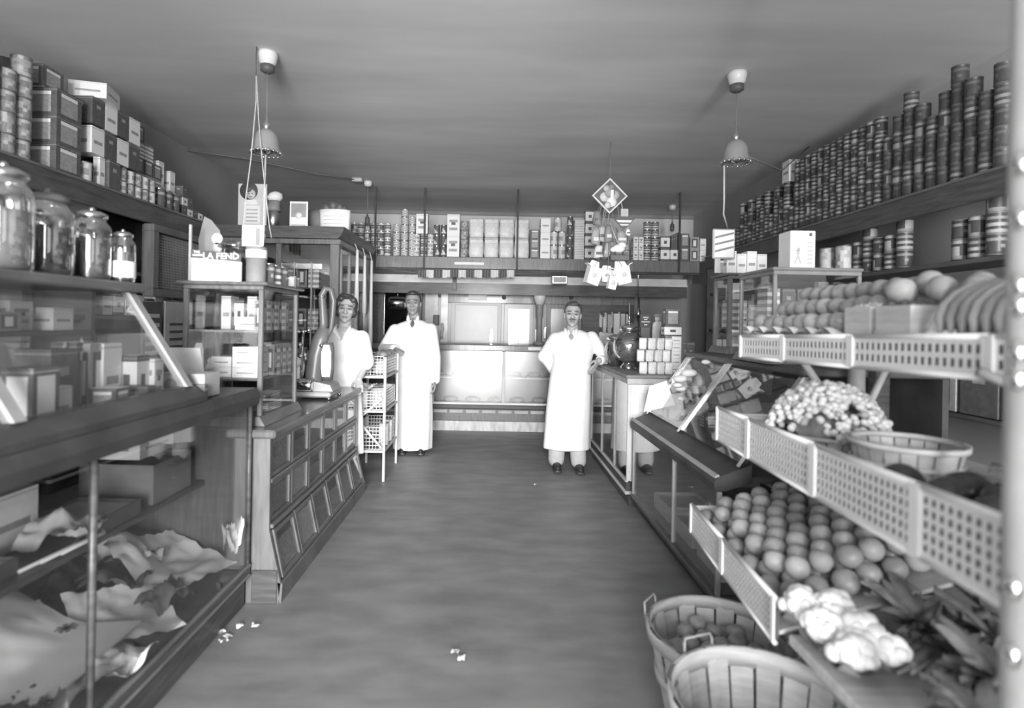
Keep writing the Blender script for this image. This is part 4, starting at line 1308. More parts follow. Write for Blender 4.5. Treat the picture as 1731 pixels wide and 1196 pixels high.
rb('pale_cornice_panel', 760, 855, 487, 499, 'offwhite', -.02, .06)
rb('crest_box', 792, 823, 486, 507, 'paper', -.07, -.041)
for x in (852, 965):
    p = at(x, 503, RYF)
    MB().ball((p.x, RYF-.05, p.z), .03, 12, 8).build('finial', 'dark', t)
# stock seen in the last door
for k, (x0, x1, y0, y1, m) in enumerate(((1018, 1024, 538, 562, 'light'), (1026, 1033, 531, 562, 'midlight'), (1036, 1047, 530, 565, 'paper'), (1048, 1056, 530, 562, 'light'), (1057, 1061, 531, 562, 'paper'))):
    a, b = at(x0, y1, RYF-.05), at(x1, y0, RYF-.05)
    rb('stored_packet', x0, x1, y0, y1, m, -.045, -.018)

# mirrored side door behind the tall man
t = thing('mirror_panel', 'tall wood-framed mirror beside the refrigerator', 'mirror', (-1.5, 8.1, 0))
a, b = at(637, 640, 8.1), at(714, 484, 8.1)
MB().box(a.x, a.x+.09, 8.08, 8.14, 0, b.z, 0, .006).box(b.x-.09, b.x, 8.08, 8.14, 0, b.z, 0, .006).box(a.x+.09, b.x-.09, 8.08, 8.14, b.z-.07, b.z, 0, .006).box(a.x+.09, b.x-.09, 8.08, 8.14, 0, .2, 0, .006).build('frame', 'wood_mid', t)
MB().box(a.x+.09, b.x-.09, 8.10, 8.11, .2, b.z-.07).build('mirror_glass', 'mirror', t)
MB().box(a.x-.8, a.x-.001, 8.1, 8.14, 0, b.z+.1).build('side_panel', 'wood', t)
p = at(672, 512, 7.6)
solo('hanging_drum', MB().lathe([(.001, -.12), (.075, -.12), (.085, -.09), (.085, .09), (.05, .12), (.001, .13)], 18, (p.x, 7.6, p.z), axis='x').tube([(p.x, 7.6, p.z+.08), (p.x, 7.6, 1.835)], .006, 6), 'nickel', 'shiny metal drum hung before the mirror', 'drum')
# rear wall of the corner past the refrigerator
struct('wall_partition', MB().box(2.1, XR-.002, 8.0, 8.06, 0, 2.05), 'wall_dark')

# bunting of dark and pale cloths on a wire below the valance
wire = solo('bunting_wire', MB().tube([at(640, 452, 7.05), at(700, 461, 7.05), at(790, 463, 7.05), at(872, 462, 7.05), at(930, 460, 7.05)], .004, 6), 'cord', 'thin dark wire strung below the rear shelf', 'wire')
for i in range(12):
    x0 = 707+i*13.6
    a, b = at(x0, 456, 7.04), at(x0+12.8, 469, 7.04)
    m = 'dark' if i % 2 == 0 else 'light'
    mb = MB()
    mb.sheet(lambda u, v: (a.x+(b.x-a.x)*u, 7.035+.01*math.sin(u*9+i), b.z+(a.z-b.z)*v+.006*math.sin(u*6+i)*(1-v)), 8, 5)
    mb.sheet(lambda u, v: (b.x+(a.x-b.x)*u, 7.043+.01*math.sin((1-u)*9+i), b.z+(a.z-b.z)*v+.006*math.sin((1-u)*6+i)*(1-v)), 8, 5)
    solo('bunting_cloth', mb, m, ('dark' if i % 2 == 0 else 'pale')+' square of cloth hung on the rear wire', 'cloth', ('dark' if i % 2 == 0 else 'pale')+' cloths on the rear wire')
# small spring scale hung from the valance, meat scale on the counter
t = thing('hanging_scale', 'small metal box scale hung beneath the rear shelf', 'scale', tuple(at(945, 470, 7.1)))
a, b = at(932, 480, 7.1), at(959, 466, 7.1)
MB().box(a.x, b.x, 7.06, 7.14, a.z, b.z, 0, .01).build('case', 'tin', t)
MB().box(a.x+.02, b.x-.02, 7.055, 7.06, a.z+.02, b.z-.02).build('dial_window', 'mid', t)
MB().tube([((a.x+b.x)/2, 7.1, b.z), ((a.x+b.x)/2, 7.118, 2.10)], .006, 6).build('hanger', 'dark', t)
t = thing('coffee_mill', 'dark upright coffee mill with pale hopper on the meat counter', 'coffee mill', tuple(at(911, 590, 7.7)))
p = at(911, 590, 7.7)
MB().lathe([(.08, 0), (.08, .03), (.04, .05), (.035, .35), (.05, .40), (.05, .52), (.06, .55)], 16, (p.x, 7.7, 1.156)).build('body', 'grey', t)
MB().lathe([(.055, .551), (.085, .64), (.085, .68), (.06, .70), (.001, .70)], 16, (p.x, 7.7, 1.156)).build('hopper', 'light', t)
t = thing('wall_telephone', 'small dark wall box with pale handset by the marble panel', 'telephone', tuple(at(737, 540, 8.0)))
a, b = at(732, 549, 8.02), at(742, 532, 8.02)
MB().box(a.x, b.x, 8.0, 8.079, a.z, b.z, 0, .006).build('box_body', 'dark', t)
p = at(747, 558, 8.02)
MB().tube([(p.x, 8.03, p.z+.1), (p.x+.012, 8.02, p.z+.02), (p.x-.01, 8.02, p.z-.06), (p.x, 8.03, p.z-.12)], .02, 8).build('handset', 'midlight', t)

# light fittings and wires on the ceiling at the rear
def rosette(px_, py_, label, drop, Yr):
    p = at(px_, py_, Yr)
    t = thing('ceiling_rosette', label, 'light fitting', (p.x, Yr, ZC))
    MB().lathe([(.05, 0), (.05, -.03), (.035, -.06), (.001, -.061)], 14, (p.x, Yr, ZC-.0005)).build('rosette_body', 'porcelain', t)
    MB().lathe([(.005, -drop), (.005, -.06)], 6, (p.x, Yr, ZC)).build('drop_cord', 'cord', t)
    MB().lathe([(.001, -drop-.12), (.03, -drop-.1), (.03, -drop-.02), (.012, -drop), (.012, -drop+.02)], 12, (p.x, Yr, ZC)).build('socket', 'dark', t)
    return t
rosette(622, 312, 'porcelain ceiling rosette with drop cord over the cabinet', .42, 6.85)
rosette(1137, 343, 'porcelain ceiling rosette near the rear corner', .25, 7.9)
p = at(604, 318, 6.7)
solo('junction_block', MB().box(p.x-.06, p.x+.06, 6.66, 6.74, ZC-.045, ZC-.001, 0, .006), 'midlight', 'small pale junction block on the ceiling', 'block')
strand([(at(604, 318, 6.7).x, 6.7, ZC-.02), (-2.0, 6.3, ZC-.06), (-2.6, 5.9, ZC-.02), (-3.07, 5.6, ZC-.03)], .007, 'dark sagging wire from the junction block to the wall', 'cord', 'wire')
strand([(1.60, 3.74, 2.62), (2.0, 4.2, 2.68), (2.5, 4.9, 2.82), (2.9, 5.2, ZC-.01)], .006, 'dark sagging wire from the lamp to the ceiling', 'cord', 'wire')

# ------------------------------------------------------------------ hanging advertising display
HX, HY = 1.065, 5.2
t = thing('diamond_sign', 'diamond-shaped framed picture sign hung from the ceiling', 'sign', (HX, HY, 2.46))
r = .165
cz = 2.64
def dia(r, y0, y1):
    return MB().prism([(HX-r, cz), (HX, cz-r), (HX+r, cz), (HX, cz+r)], 'y', y0, y1)
fr = MB()
pts = [(HX-r, cz), (HX, cz-r), (HX+r, cz), (HX, cz+r)]
ipts = [(HX-r*.89, cz), (HX, cz-r*.89), (HX+r*.89, cz), (HX, cz+r*.89)]
for k in range(4):
    k2 = (k+1) % 4
    fr.prism([pts[k], pts[k2], ipts[k2], ipts[k]], 'y', HY-.012, HY+.012)
fr.build('frame', 'light', t)
dia(r*.89, HY-.004, HY+.008).build('picture', 'dark', t)
for dx, dz, rx, m in ((-.045, -.01, .045, 'light'), (.0, .03, .05, 'mid'), (.05, .01, .04, 'midlight'), (.02, -.055, .045, 'paper'), (-.015, -.085, .03, 'light'), (-.03, .07, .03, 'midlight'), (.02, .085, .025, 'grey')):
    MB().lathe([(rx, 0), (rx, .0015+abs(dx)*.02)], 16, (HX+dx, HY-.0065-abs(dz)*.02, cz+dz), axis='y').build('printed_shape', m, t)
MB().box(HX+.008, HX+.035, HY-.012, HY-.009, cz-.03, cz+.055, 0, .001).build('printed_shape', 'paper', t)
MB().tube([(HX, HY, cz+r), (HX, HY, ZC-.001)], .003, 6).build('cord', 'cord', t)
# cards and cartons strung beneath it
MOB = 'hung below the diamond sign'
strand([(HX, HY, cz-r), (HX+.005, HY, 2.3), (HX, HY, 2.02)], .004, 'cord running down below the diamond sign', 'cord')
p = at(1055, 375, HY)
t = thing('hanging_card', 'small dark diamond card with white bands '+MOB, 'sign', (p.x, HY, p.z))
MB().prism([(p.x-.10, p.z+.03), (p.x, p.z-.075), (p.x+.10, p.z+.03), (p.x+.05, p.z+.045), (p.x-.05, p.z+.045)], 'y', HY-.006, HY+.006).build('card', 'dark', t)
MB().prism([(p.x-.075, p.z+.015), (p.x-.055, p.z-.005), (p.x+.055, p.z-.005), (p.x+.075, p.z+.015)], 'y', HY-.009, HY-.0065).build('white_band', 'paper', t)
MB().prism([(p.x-.045, p.z-.02), (p.x-.03, p.z-.035), (p.x+.03, p.z-.035), (p.x+.045, p.z-.02)], 'y', HY-.009, HY-.0065).build('white_band', 'light', t)
MB().box(p.x-.035, p.x+.035, HY-.02, HY+.02, p.z+.046, p.z+.12, 0, .004).build('tin_model', 'midlight', t)
MB().tube([(p.x, HY, p.z+.12), (HX+.05, HY, cz-.1)], .002, 5).build('thread', 'cord', t)
k = 0
for (x, yy, w, h, m, n) in ((1010, 368, 16, 24, 'grey', 'grey hanging packet'), (1007, 400, 14, 30, 'mid', 'tall grey hanging packet'), (1018, 395, 16, 26, 'midlight', 'mid-grey hanging packet'),
                            (1029, 395, 13, 28, 'grey', 'narrow dark hanging packet'), (1037, 402, 12, 34, 'grey', 'long dark hanging packet'), (1050, 402, 22, 22, 'mid', 'broad grey hanging jug'),
                            (1012, 425, 16, 22, 'light', 'pale hanging packet'), (1026, 422, 13, 26, 'mid', 'slim grey hanging packet'), (1062, 392, 8, 10, 'paper', 'tiny white hanging tag')):
    p = at(x, yy, HY+.03*(k % 3))
    w, h = w*HY/FPX, h*HY/FPX
    mb = MB().loft([(p.z-h/2, p.x, p.y, w*.45, w*.3), (p.z-h*.1, p.x, p.y, w*.5, w*.32), (p.z+h*.3, p.x, p.y, w*.42, w*.28), (p.z+h/2, p.x, p.y, w*.3, w*.2)], 9)
    mb.V = [v+noise.noise_vector(v*14+Vector((k*3, 0, 0)))*.02 for v in mb.V]
    mb.box(p.x-w*.3, p.x+w*.3, p.y-w*.38, p.y-w*.30, p.z-h*.25, p.z-h*.05, 1)
    mb.tube([(p.x, p.y, p.z+h/2-.004), (HX+(p.x-HX)*.5, HY, cz-r*.7 if abs(p.x-HX) < .1 else cz-.02)], .0022, 5)
    solo('hanging_packet', mb, [m, 'light' if k % 2 else 'dark'], n+' '+MOB, 'packet')
    k += 1
p = at(1046, 420, HY-.03)
solo('paper_flower', MB().ball(p, (.06, .04, .04), 12, 8).ball(p+Vector((.03, 0, .03)), (.04, .03, .03), 10, 8).ball(p+Vector((-.05, 0, -.01)), (.03, .03, .025), 10, 8).tube([p+Vector((0, 0, .03)), (HX, HY, 2.4)], .002, 5), 'paper', 'crumpled white paper bloom '+MOB, 'ornament')
solo('hanging_tray', MB().box(at(1030, 432, HY).x, at(1062, 432, HY).x, HY-.06, HY+.06, at(1040, 441, HY).z, at(1040, 437, HY).z+.03, 0, .006).tube([(HX, HY, at(1040, 437, HY).z+.03), (HX, HY, 2.3)], .003, 5), 'dark', 'dark shallow tray '+MOB, 'tray')
for (x, yy, rz, w, n) in ((1003, 464, .3, .135, 'tilted open white carton'), (1053, 463, -.25, .14, 'wide open white carton'), (1027, 465, .05, .13, 'flattened pale carton'), (1035, 476, .2, .085, 'lowest hanging white carton')):
    p = at(x, yy, HY-.02 if x != 1027 else HY+.06)
    t = thing('paper_carton', n+' strung under the diamond sign', 'carton', (p.x, p.y, p.z))
    h = .185 if x != 1035 else .14
    h = h if x != 1027 else .13
    fl = MB()
    fl.prism([(-w*.42, -h*.5), (w*.42, -h*.5), (w*.5, h*.35), (-w*.5, h*.35)], 'y', -w*.35, w*.35)
    fl.prism([(-w*.5, h*.35), (-w*.75, h*.42), (-w*.74, h*.45), (-w*.5, h*.4)], 'y', -w*.3, w*.3)
    fl.prism([(w*.5, h*.35), (w*.75, h*.42), (w*.74, h*.45), (w*.5, h*.4)], 'y', -w*.3, w*.3)
    fl.prism([(-w*.45, h*.35), (-w*.3, h*.72), (w*.25, h*.72), (w*.42, h*.35)], 'y', w*.3, w*.33)
    R3 = Matrix.Rotation(rz, 3, 'Y') @ Matrix.Rotation(rz*.8, 3, 'Z')
    fl.V = [R3 @ v + p for v in fl.V]
    fl.build('carton_body', 'paper', t)
    MB().lathe([(.02, 0), (.02, .0015)], 14, (p.x, p.y-w*.37-.014, p.z-.01), axis='y').build('printed_mark', 'light', t)
    MB().tube([(p.x, p.y, p.z+h*.3), (HX+(p.x-HX)*.4, HY, 2.12)], .002, 5).build('thread', 'cord', t)
    if x == 1027:
        for k in range(4):
            MB().box(p.x-.03+k*.022, p.x-.016+k*.022, p.y-w*.37-.006, p.y-w*.37-.002, p.z-.018, p.z+.004).build('printed_mark', 'grey', t)

# ------------------------------------------------------------------ glass candy counter the man leans on
K0, K1, KX0, KX1, KZ = 4.50, 6.16, 1.10, 1.72, 1.05
t = thing('candy_counter', 'glass-fronted candy counter with white end panel', 'counter', (1.4, 5.3, 0))
MB().box(KX0+.02, KX1, K0+.01, K1, 0, .09, 0, .004).build('plinth', 'wood', t)
MB().box(KX0-.012, KX1, K0, K1, .092, .118, 0, .005).build('base_moulding', 'offwhite', t)
MB().box(KX0, KX1, K0+.02, K1, .119, .185, 0, .004).build('bottom_rail', 'wood', t)
MB().box(KX0-.006, KX0+.02, K0+.02, K1, .186, .20, 0, .003).build('glass_bead', 'offwhite', t)
for y in (K0+.0, 4.98, 5.56, K1-.025):
    MB().box(KX0-.002, KX0+.022, y, y+.024, .201, .975, 0, .003).build('mullion', 'offwhite' if y == K0 else 'mid', t)
for a, b in ((K0+.026, 4.978), (5.006, 5.558), (5.586, K1-.027)):
    MB().box(KX0+.008, KX0+.013, a, b, .201, .975).build('pane', 'counter_glass', t)
MB().box(KX0-.004, KX1, K0+.02, K1, .976, 1.024, 0, .004).build('top_rail', 'midlight', t)
MB().box(KX0-.02, KX1+.02, K0-.01, K1+.01, 1.025, KZ, 0, .008).build('counter_top', 'grey', t)
e = MB().box(KX0+.022, KX1, K0+.0, K0+.018, .201, .975).build('end_panel', 'white_paint', t)
MB().box(KX0+.03, KX1-.02, K0-.008, K0-.001, .90, .965, 0, .003).box(KX0+.03, KX0+.09, K0-.008, K0-.001, .22, .90, 0, .003).box(KX1-.08, KX1-.02, K0-.008, K0-.001, .22, .90, 0, .003).build('panel_moulding', 'white_paint', e)
MB().box(KX1-.03, KX1, K0+.02, K1, .201, .975).build('back_panel', 'wood', t)
MB().box(KX0+.06, KX1-.04, K0+.04, K1-.03, .56, .575).build('inner_shelf', 'wood_mid', t)
for i in range(7):
    carton(('framed', 'grey_panel', 'dark')[i % 3], 1.45, 4.7+i*.2, .187, .2, .15, .15+.03*(i % 2), 'inside the candy counter')

# stock standing on the candy counter
t = thing('candy_globe', 'large round glass candy globe with metal cap', 'jar', (1.235, 5.15, KZ))
gx, gy = 1.25, 5.12
MB().lathe([(.075, .001), (.08, .02), (.05, .05), (.05, .06), (.10, .09), (.135, .15), (.145, .21), (.13, .28), (.09, .335), (.07, .345)], 26, (gx, gy, KZ), cap=False).build('glass_body', 'jar_glass', t)
MB().lathe([(.045, .062), (.095, .092), (.128, .15), (.136, .2), (.12, .25), (.001, .27)], 22, (gx, gy, KZ)).build('candy_fill', 'candy_mid', t)
l = MB().lathe([(.075, .346), (.09, .355), (.088, .385), (.05, .40), (.02, .42), (.001, .425)], 22, (gx, gy, KZ)).build('lid', 'nickel', t)
MB().lathe([(.012, .42), (.006, .47), (.006, .60), (.001, .601)], 10, (gx, gy, KZ)).build('finial_rod', 'chrome', l)
t = thing('candy_globe', 'smaller candy globe tucked beside the larger one', 'jar', (1.2, 5.48, KZ))
gx, gy = 1.20, 5.45
MB().lathe([(.06, .001), (.065, .02), (.09, .07), (.11, .13), (.10, .2), (.07, .25)], 22, (gx, gy, KZ), cap=False).build('glass_body', 'jar_glass', t)
MB().lathe([(.05, .01), (.085, .07), (.10, .13), (.09, .18), (.001, .19)], 20, (gx, gy, KZ)).build('candy_fill', 'candy_dark', t)
MB().lathe([(.07, .251), (.09, .26), (.085, .29), (.001, .31)], 22, (gx, gy, KZ)).build('lid', 'nickel', t)
for i in range(2):
    jar(1.36+.10*i, 5.42, KZ+.001, .045, .30, 'paper', 'tall thin glass jar behind the candy globe', 'nickel')
bag_lab = 'shiny wrapped candy bag in the three-tier row on the candy counter'
for row in range(3):
    for i in range(4):
        x0 = 1083+i*14.5+(row % 2)*-4
        p = at(x0, 620, 4.66+.05*row)
        inst('candy_bag', BAGS[(i+row) % 3], (p.x+.02, 4.66+.06*row, KZ+.001+row*.098), (.066, .05, .097), (0, 0, .2*((i % 3)-1)), None, bag_lab, 'bag', 'candy bags on the candy counter')
        bpy.data.objects[-1] if False else None
for k in range(5):
    carton('pale', at(1140, 600, 4.8).x+.02, 4.86, KZ+.001+k*.062, .08, .1, .061, 'in the white column on the candy counter')
carton('dark', 1.655, 4.72, KZ, .06, .1, .27, 'standing dark beside the white column')
carton('emblem', 1.60, 5.02, KZ+.32-.009, .15, .1, .09, 'in the pair topping the white column')
carton('grey_panel', 1.60, 5.02, KZ+.40, .13, .09, .15, 'square on the emblem carton')
for k in range(2):
    carton('lined', 1.60, 5.02, KZ+.001+k*.155, .14, .12, .154, 'supporting the emblem carton on the candy counter')
t = thing('lettered_card', 'dark square card with pale lettering on the candy counter', 'sign', (1.45, 5.3, KZ))
a, b = at(1082, 553, 5.35), at(1101, 531, 5.35)
MB().box(a.x, b.x, 5.35, 5.36, a.z, b.z, 0, .002).build('card', 'black', t)
MB().box(a.x+.01, b.x-.01, 5.352, 5.358, KZ+.001, a.z).build('easel', 'dark', t)
for k, (w, z) in enumerate(((.5, .75), (.3, .6), (.8, .42), (.3, .2))):
    c_ = (a.x+b.x)/2
    MB().box(c_-w*.05, c_+w*.05, 5.346, 5.3495, a.z+(b.z-a.z)*z-.004, a.z+(b.z-a.z)*z+.005).build('lettering_line', 'light', t)
def cutout(px_, label, coat, Yc, cap):
    p = at(px_, 560, Yc)
    t = thing('cut_out_figure', label, 'display card', (p.x, Yc, KZ))
    z = p.z
    MB().prism([(p.x-.05, KZ+.001), (p.x+.05, KZ+.001), (p.x+.055, z), (p.x+.05, z+.08), (p.x+.02, z+.10), (p.x-.02, z+.10), (p.x-.05, z+.08), (p.x-.055, z)], 'y', Yc, Yc+.008).build('card', coat, t)
    MB().lathe([(.03, 0), (.03, .006)], 16, (p.x, Yc+.001, z+.125), axis='y').build('printed_head', 'light', t)
    MB().prism([(p.x-.034, z+.14), (p.x+.034, z+.14), (p.x+.038, z+.165), (p.x, z+.18), (p.x-.038, z+.165)], 'y', Yc-.001, Yc+.006).build('printed_cap', cap, t)
    MB().box(p.x-.028, p.x+.028, Yc-.003, Yc-.0005, z-.02, z+.055).build('printed_apron', 'paper' if coat == 'dark' else 'light', t)
    MB().box(p.x-.028, p.x-.02, Yc-.003, Yc-.0005, z+.055, z+.098).box(p.x+.02, p.x+.028, Yc-.003, Yc-.0005, z+.055, z+.098).build('printed_strap', 'paper', t)
cutout(1112, 'cut-out card figure in a pale coat', 'light', 5.6, 'grey')
cutout(1131, 'cut-out card figure in dark shirt and white apron', 'dark', 5.3, 'paper')
solo('wall_socket_lamp', MB().lathe([(.02, 0), (.03, .03), (.03, .08), (.015, .1), (.01, .14)], 12, at(1079, 536, 7.2)).tube([at(1079, 520, 7.2), at(1079, 470, 7.2), at(1079, 440, 7.14)], .006, 6), 'nickel', 'bright metal lamp socket hung in the rear corner', 'light fitting')

# ------------------------------------------------------------------ slant-front produce case
D0, D1 = 2.70, 4.34
t = thing('produce_case', 'dark slant-front glass case with produce behind the fruit stand', 'display case', (1.6, 3.5, 0))
MB().box(1.17, 2.18, D0, D1, 0, .115, 0, .005).build('plinth', 'wood_black', t)
MB().box(1.09, 2.2, D0, D1, .117, .15, 0, .006).build('base_moulding', 'wood', t)
for y in (D0+.012, 3.38, D1-.014):
    MB().box(1.10, 1.122, y-.011, y+.011, .151, .655, 0, .003).build('mullion', 'steel_frame', t)
for a, b in ((D0+.024, 3.368), (3.392, D1-.026)):
    MB().box(1.108, 1.113, a, b, .151, .655).build('pane', 'glass', t)
MB().prism([(1.085, .66), (1.08, .70), (1.095, .725), (1.17, .755), (1.26, .79), (1.26, .70), (1.13, .66)], 'y', D0, D1).build('sill', 'wood_black', t)
MB().prism([(1.083, .722), (1.095, .727), (1.107, .732), (1.10, .74), (1.088, .734)], 'y', D0, D1).build('sill_bead', 'steel_frame', t)
for y in (D0+.02, 3.60, D1-.025):
    MB().prism([(1.20, .775), (1.235, .79), (1.535, 1.215), (1.50, 1.215)], 'y', y-.018, y+.018).build('slanted_post', 'nickel', t)
for a, b in ((D0+.04, 3.58), (3.62, D1-.045)):
    MB().prism([(1.218, .79), (1.223, .79), (1.521, 1.213), (1.516, 1.213)], 'y', a, b).build('slanted_pane', 'glass', t)
MB().box(1.49, 2.2, D0, D1, 1.217, 1.255, 0, .008).build('top_board', 'wood', t)
MB().box(2.17, 2.2, D0, D1, .151, 1.216).build('back_panel', 'wood_black', t)
MB().box(1.262, 2.169, D0, D1, .70, .73).build('deck', 'wood', t)
MB().box(1.13, 2.169, D0+.02, D1-.02, .151, .17).build('lower_floor', 'wood', t)
MB().box(1.13, 2.169, D1-.02, D1, .171, .66).build('end_panel', 'wood', t)
MB().prism([(1.26, .80), (2.169, .80), (2.169, 1.21), (1.54, 1.21)], 'y', D1-.012, D1-.008).build('end_pane', 'glass', t)
# inside the slanted part
def leafy(name, cx, cy, z, r, n, m, label, seed, cat='greens', group=None, up=.6):
    rnd = random.Random(seed)
    t = thing(name, label, cat, (cx, cy, z), group)
    for k in range(n):
        a = rnd.uniform(0, 6.28)
        l = r*rnd.uniform(.6, 1.15)
        el = rnd.uniform(.15, 1)*up
        w = l*.2
        tip = Vector((math.cos(a)*l, math.sin(a)*l, l*el))
        side = Vector((-math.sin(a), math.cos(a), 0))
        b0 = Vector((cx, cy, z+.015))
        mb = MB()
        ph = rnd.uniform(0, 6)
        mb.sheet(lambda u, v: b0+tip*u+side*(w*(v-.5)*2*math.sin(math.pi*min(.97, u*.85+.08)))+Vector((0, 0, .25*l*math.sin(u*2.6)*1+.06*l*math.sin(u*8+ph)*math.cos(v*5)-.12*l*abs(v-.5))), 5, 4)
        mb.build('leaf', m if k % 3 else 'leaf_pale', t)
    return t
leafy('lettuce', 1.62, 3.75, .73, .13, 18, 'leaf_pale', 'loose pale lettuce beside the white price card', 3, up=.9)
leafy('greens_bunch', 1.62, 3.25, .73, .15, 18, 'leaf', 'dark leafy greens bunch inside the produce case', 4, up=.9)
leafy('greens_bunch', 1.80, 3.45, .73, .17, 18, 'leaf', 'tall dark greens at the rear of the produce case', 5, up=1.1)
leafy('lettuce', 1.48, 3.35, .73, .10, 14, 'leaf_pale', 'small pale lettuce by the slanted post', 6, up=.7)
leafy('greens_bunch', 1.45, 2.95, .73, .11, 14, 'leaf', 'low dark greens beside the fruit trays', 8, up=.7)
t = thing('price_card', 'large white price card leaning inside the produce case', 'sign', (1.33, 4.1, .80))
c0 = [at(1088, 696, 4.12), at(1141, 684, 4.12), at(1127, 643, 4.18), at(1098, 652, 4.18)]
mb = MB(); off = Vector((0, .006, 0))
mb.add([*c0, *[c+off for c in c0]], [(0, 1, 2, 3), (7, 6, 5, 4), (0, 4, 5, 1), (1, 5, 6, 2), (2, 6, 7, 3), (3, 7, 4, 0)])
mb.build('card', 'paper', t)
mb = MB().box(1.30, 1.31, 4.13, 4.15, .731, .84).build('stand', 'dark', t)
for k, (x, yy, w) in enumerate(((1150, 640, .09), (1147, 655, .07), (1138, 648, .06), (1165, 630, .1), (1148, 672, .05), (1185, 610, .06))):
    p = at(x, yy, 4.0)
    solo('wrapped_parcel', MB().ball((p.x, 4.0-.05*(k % 3), max(p.z, .76)), (w*.6, w*.5, w*.3), 10, 6), 'paper', ('top', 'second', 'small', 'broad', 'lowest', 'flattest')[k]+' crumpled white parcel in the produce case', 'parcel')
for i in range(3):
    carton('lined', 1.60+i*.16, 4.05, .731, .15, .1, .09, 'in the low row inside the produce case')
solo('parcel_shelf', MB().box(1.45, 2.15, 3.80, 4.25, .93, .945, 0, .003).box(1.46, 1.48, 4.22, 4.24, .73, .93).box(2.12, 2.14, 4.22, 4.24, .73, .93).box(1.46, 1.48, 3.82, 3.84, .73, .93).box(2.12, 2.14, 3.82, 3.84, .73, .93), 'wood', 'small inner stand carrying parcels in the produce case', 'stand')
# lower compartment
for i in range(3):
    openbox('fruit_crate', 1.32, 2.98+i*.42, .171, .3, .34, .10, 'midlight', 'apple', ('first', 'second', 'third')[i]+' low crate behind the lower pane counted from the fruit stand')
for k in range(2):
    carton('dark_panel', 1.33, 3.12, .171+.0+k*.0+.10*k+.11, .18, .16, .09, 'on the first low crate behind the lower pane')
for k in range(3):
    openbox('egg_box', 1.75, 2.95+k*.42, .171, .3, .3, .2, 'dark', 'grey', ('first', 'second', 'third')[k]+' deep dark box at the rear of the produce case foot')

# showcases standing on the produce case
ZP = 1.256
showcase(1.70, 2.045, 4.05, 4.33, ZP, 1.84, 'small wood showcase of cartons at the end of the produce case', (1.45,), 'wood_mid', .03, .02)
carton('lined', 1.80, 4.18, 1.63-.18+.001, .13, .12, .20, 'pale and lined in the small wood showcase')
carton('pale', 1.79, 4.16, 1.652, .09, .1, .12, 'above the lined carton in the small wood showcase')
carton('grey_panel', 1.94, 4.2, 1.451, .1, .1, .17, 'in the corner of the small wood showcase')
for i in range(3):
    for k in range(2):
        inst('sweet_packet', BAGS[(i+k) % 3], (1.79+i*.085, 4.15, ZP+.052+k*.075), (.08, .09, .074), (0, 0, 0), None, 'small shiny packet at the foot of the small wood showcase', 'packet', 'packets in the small wood showcase')
for i in range(4):
    carton('pale', 1.76+i*.075, 4.2, 1.841, .07, .1, .17-.02*(i % 2), 'in the white row atop the small wood showcase')
carton('grey_panel', 1.715, 4.26, 1.841, .05, .1, .12, 'end carton atop the small wood showcase')
t = thing('picture_sign', 'small framed sign with diagonal white bands on the showcase', 'sign', (1.82, 4.08, 1.841))
a, b = at(1204, 437, 4.09), at(1243, 387, 4.09)
MB().box(a.x, b.x, 4.085, 4.10, a.z, b.z, 0, .012).build('frame', 'midlight', t)
MB().box(a.x+.012, b.x-.012, 4.081, 4.0845, a.z+.012, b.z-.012).build('print', 'paper', t)
for k in range(3):
    zz = a.z+.045+k*.05
    MB().prism([(a.x+.014, zz), (b.x-.014, zz+.035), (b.x-.014, zz+.05), (a.x+.014, zz+.015)], 'y', 4.078, 4.0805).build('dark_band', 'grey', t)
MB().box(a.x+.02, a.x+.06, 4.09, 4.1, 1.842, a.z).build('foot', 'midlight', t)
showcase(1.50, 1.97, 3.0, 3.42, ZP, 1.775, 'glass showcase with pale posts behind the fruit rows', (1.5,), 'grey', .02, .008)
for i in range(5):
    carton(('lined', 'dark', 'grey_panel')[i % 3], 1.58+i*.085, 3.22, 1.501, .07, .12, .17, 'inside the pale-post showcase')
t = thing('advert_box', 'white box printed with a figure and columns of lettering', 'box', (1.65, 3.06, 1.776))
a, b = at(1336, 445, 3.05), at(1379, 390, 3.05)
MB().box(a.x, b.x, 3.05, 3.18, 1.777, b.z, 0, .003).build('box_body', 'paper', t)
cx = a.x+.04
MB().prism([(cx-.012, 1.80), (cx-.022, 1.80), (cx-.004, 1.85), (cx+.004, 1.85), (cx+.022, 1.80), (cx+.012, 1.80), (cx, 1.83)], 'y', 3.047, 3.0495).lathe([(.011, 0), (.011, .002)], 12, (cx, 3.047, 1.877), axis='y').box(cx-.01, cx+.01, 3.047, 3.0495, 1.85, 1.868).build('printed_figure', 'midlight', t)
for k in range(6):
    MB().box(b.x-.045, b.x-.015, 3.0475, 3.0495, 1.80+k*.022, 1.81+k*.022).build('printed_line', 'midlight', t)
MB().box(b.x-.035, b.x-.02, 3.047, 3.0495, b.z-.03, b.z-.012).build('printed_mark', 'dark', t)
tin('mottled', 1.93, 3.1, 1.776, .04, .13, 'on the pale-post showcase')
tin('mottled', 1.90, 3.2, 1.776, .04, .13, 'on the pale-post showcase')

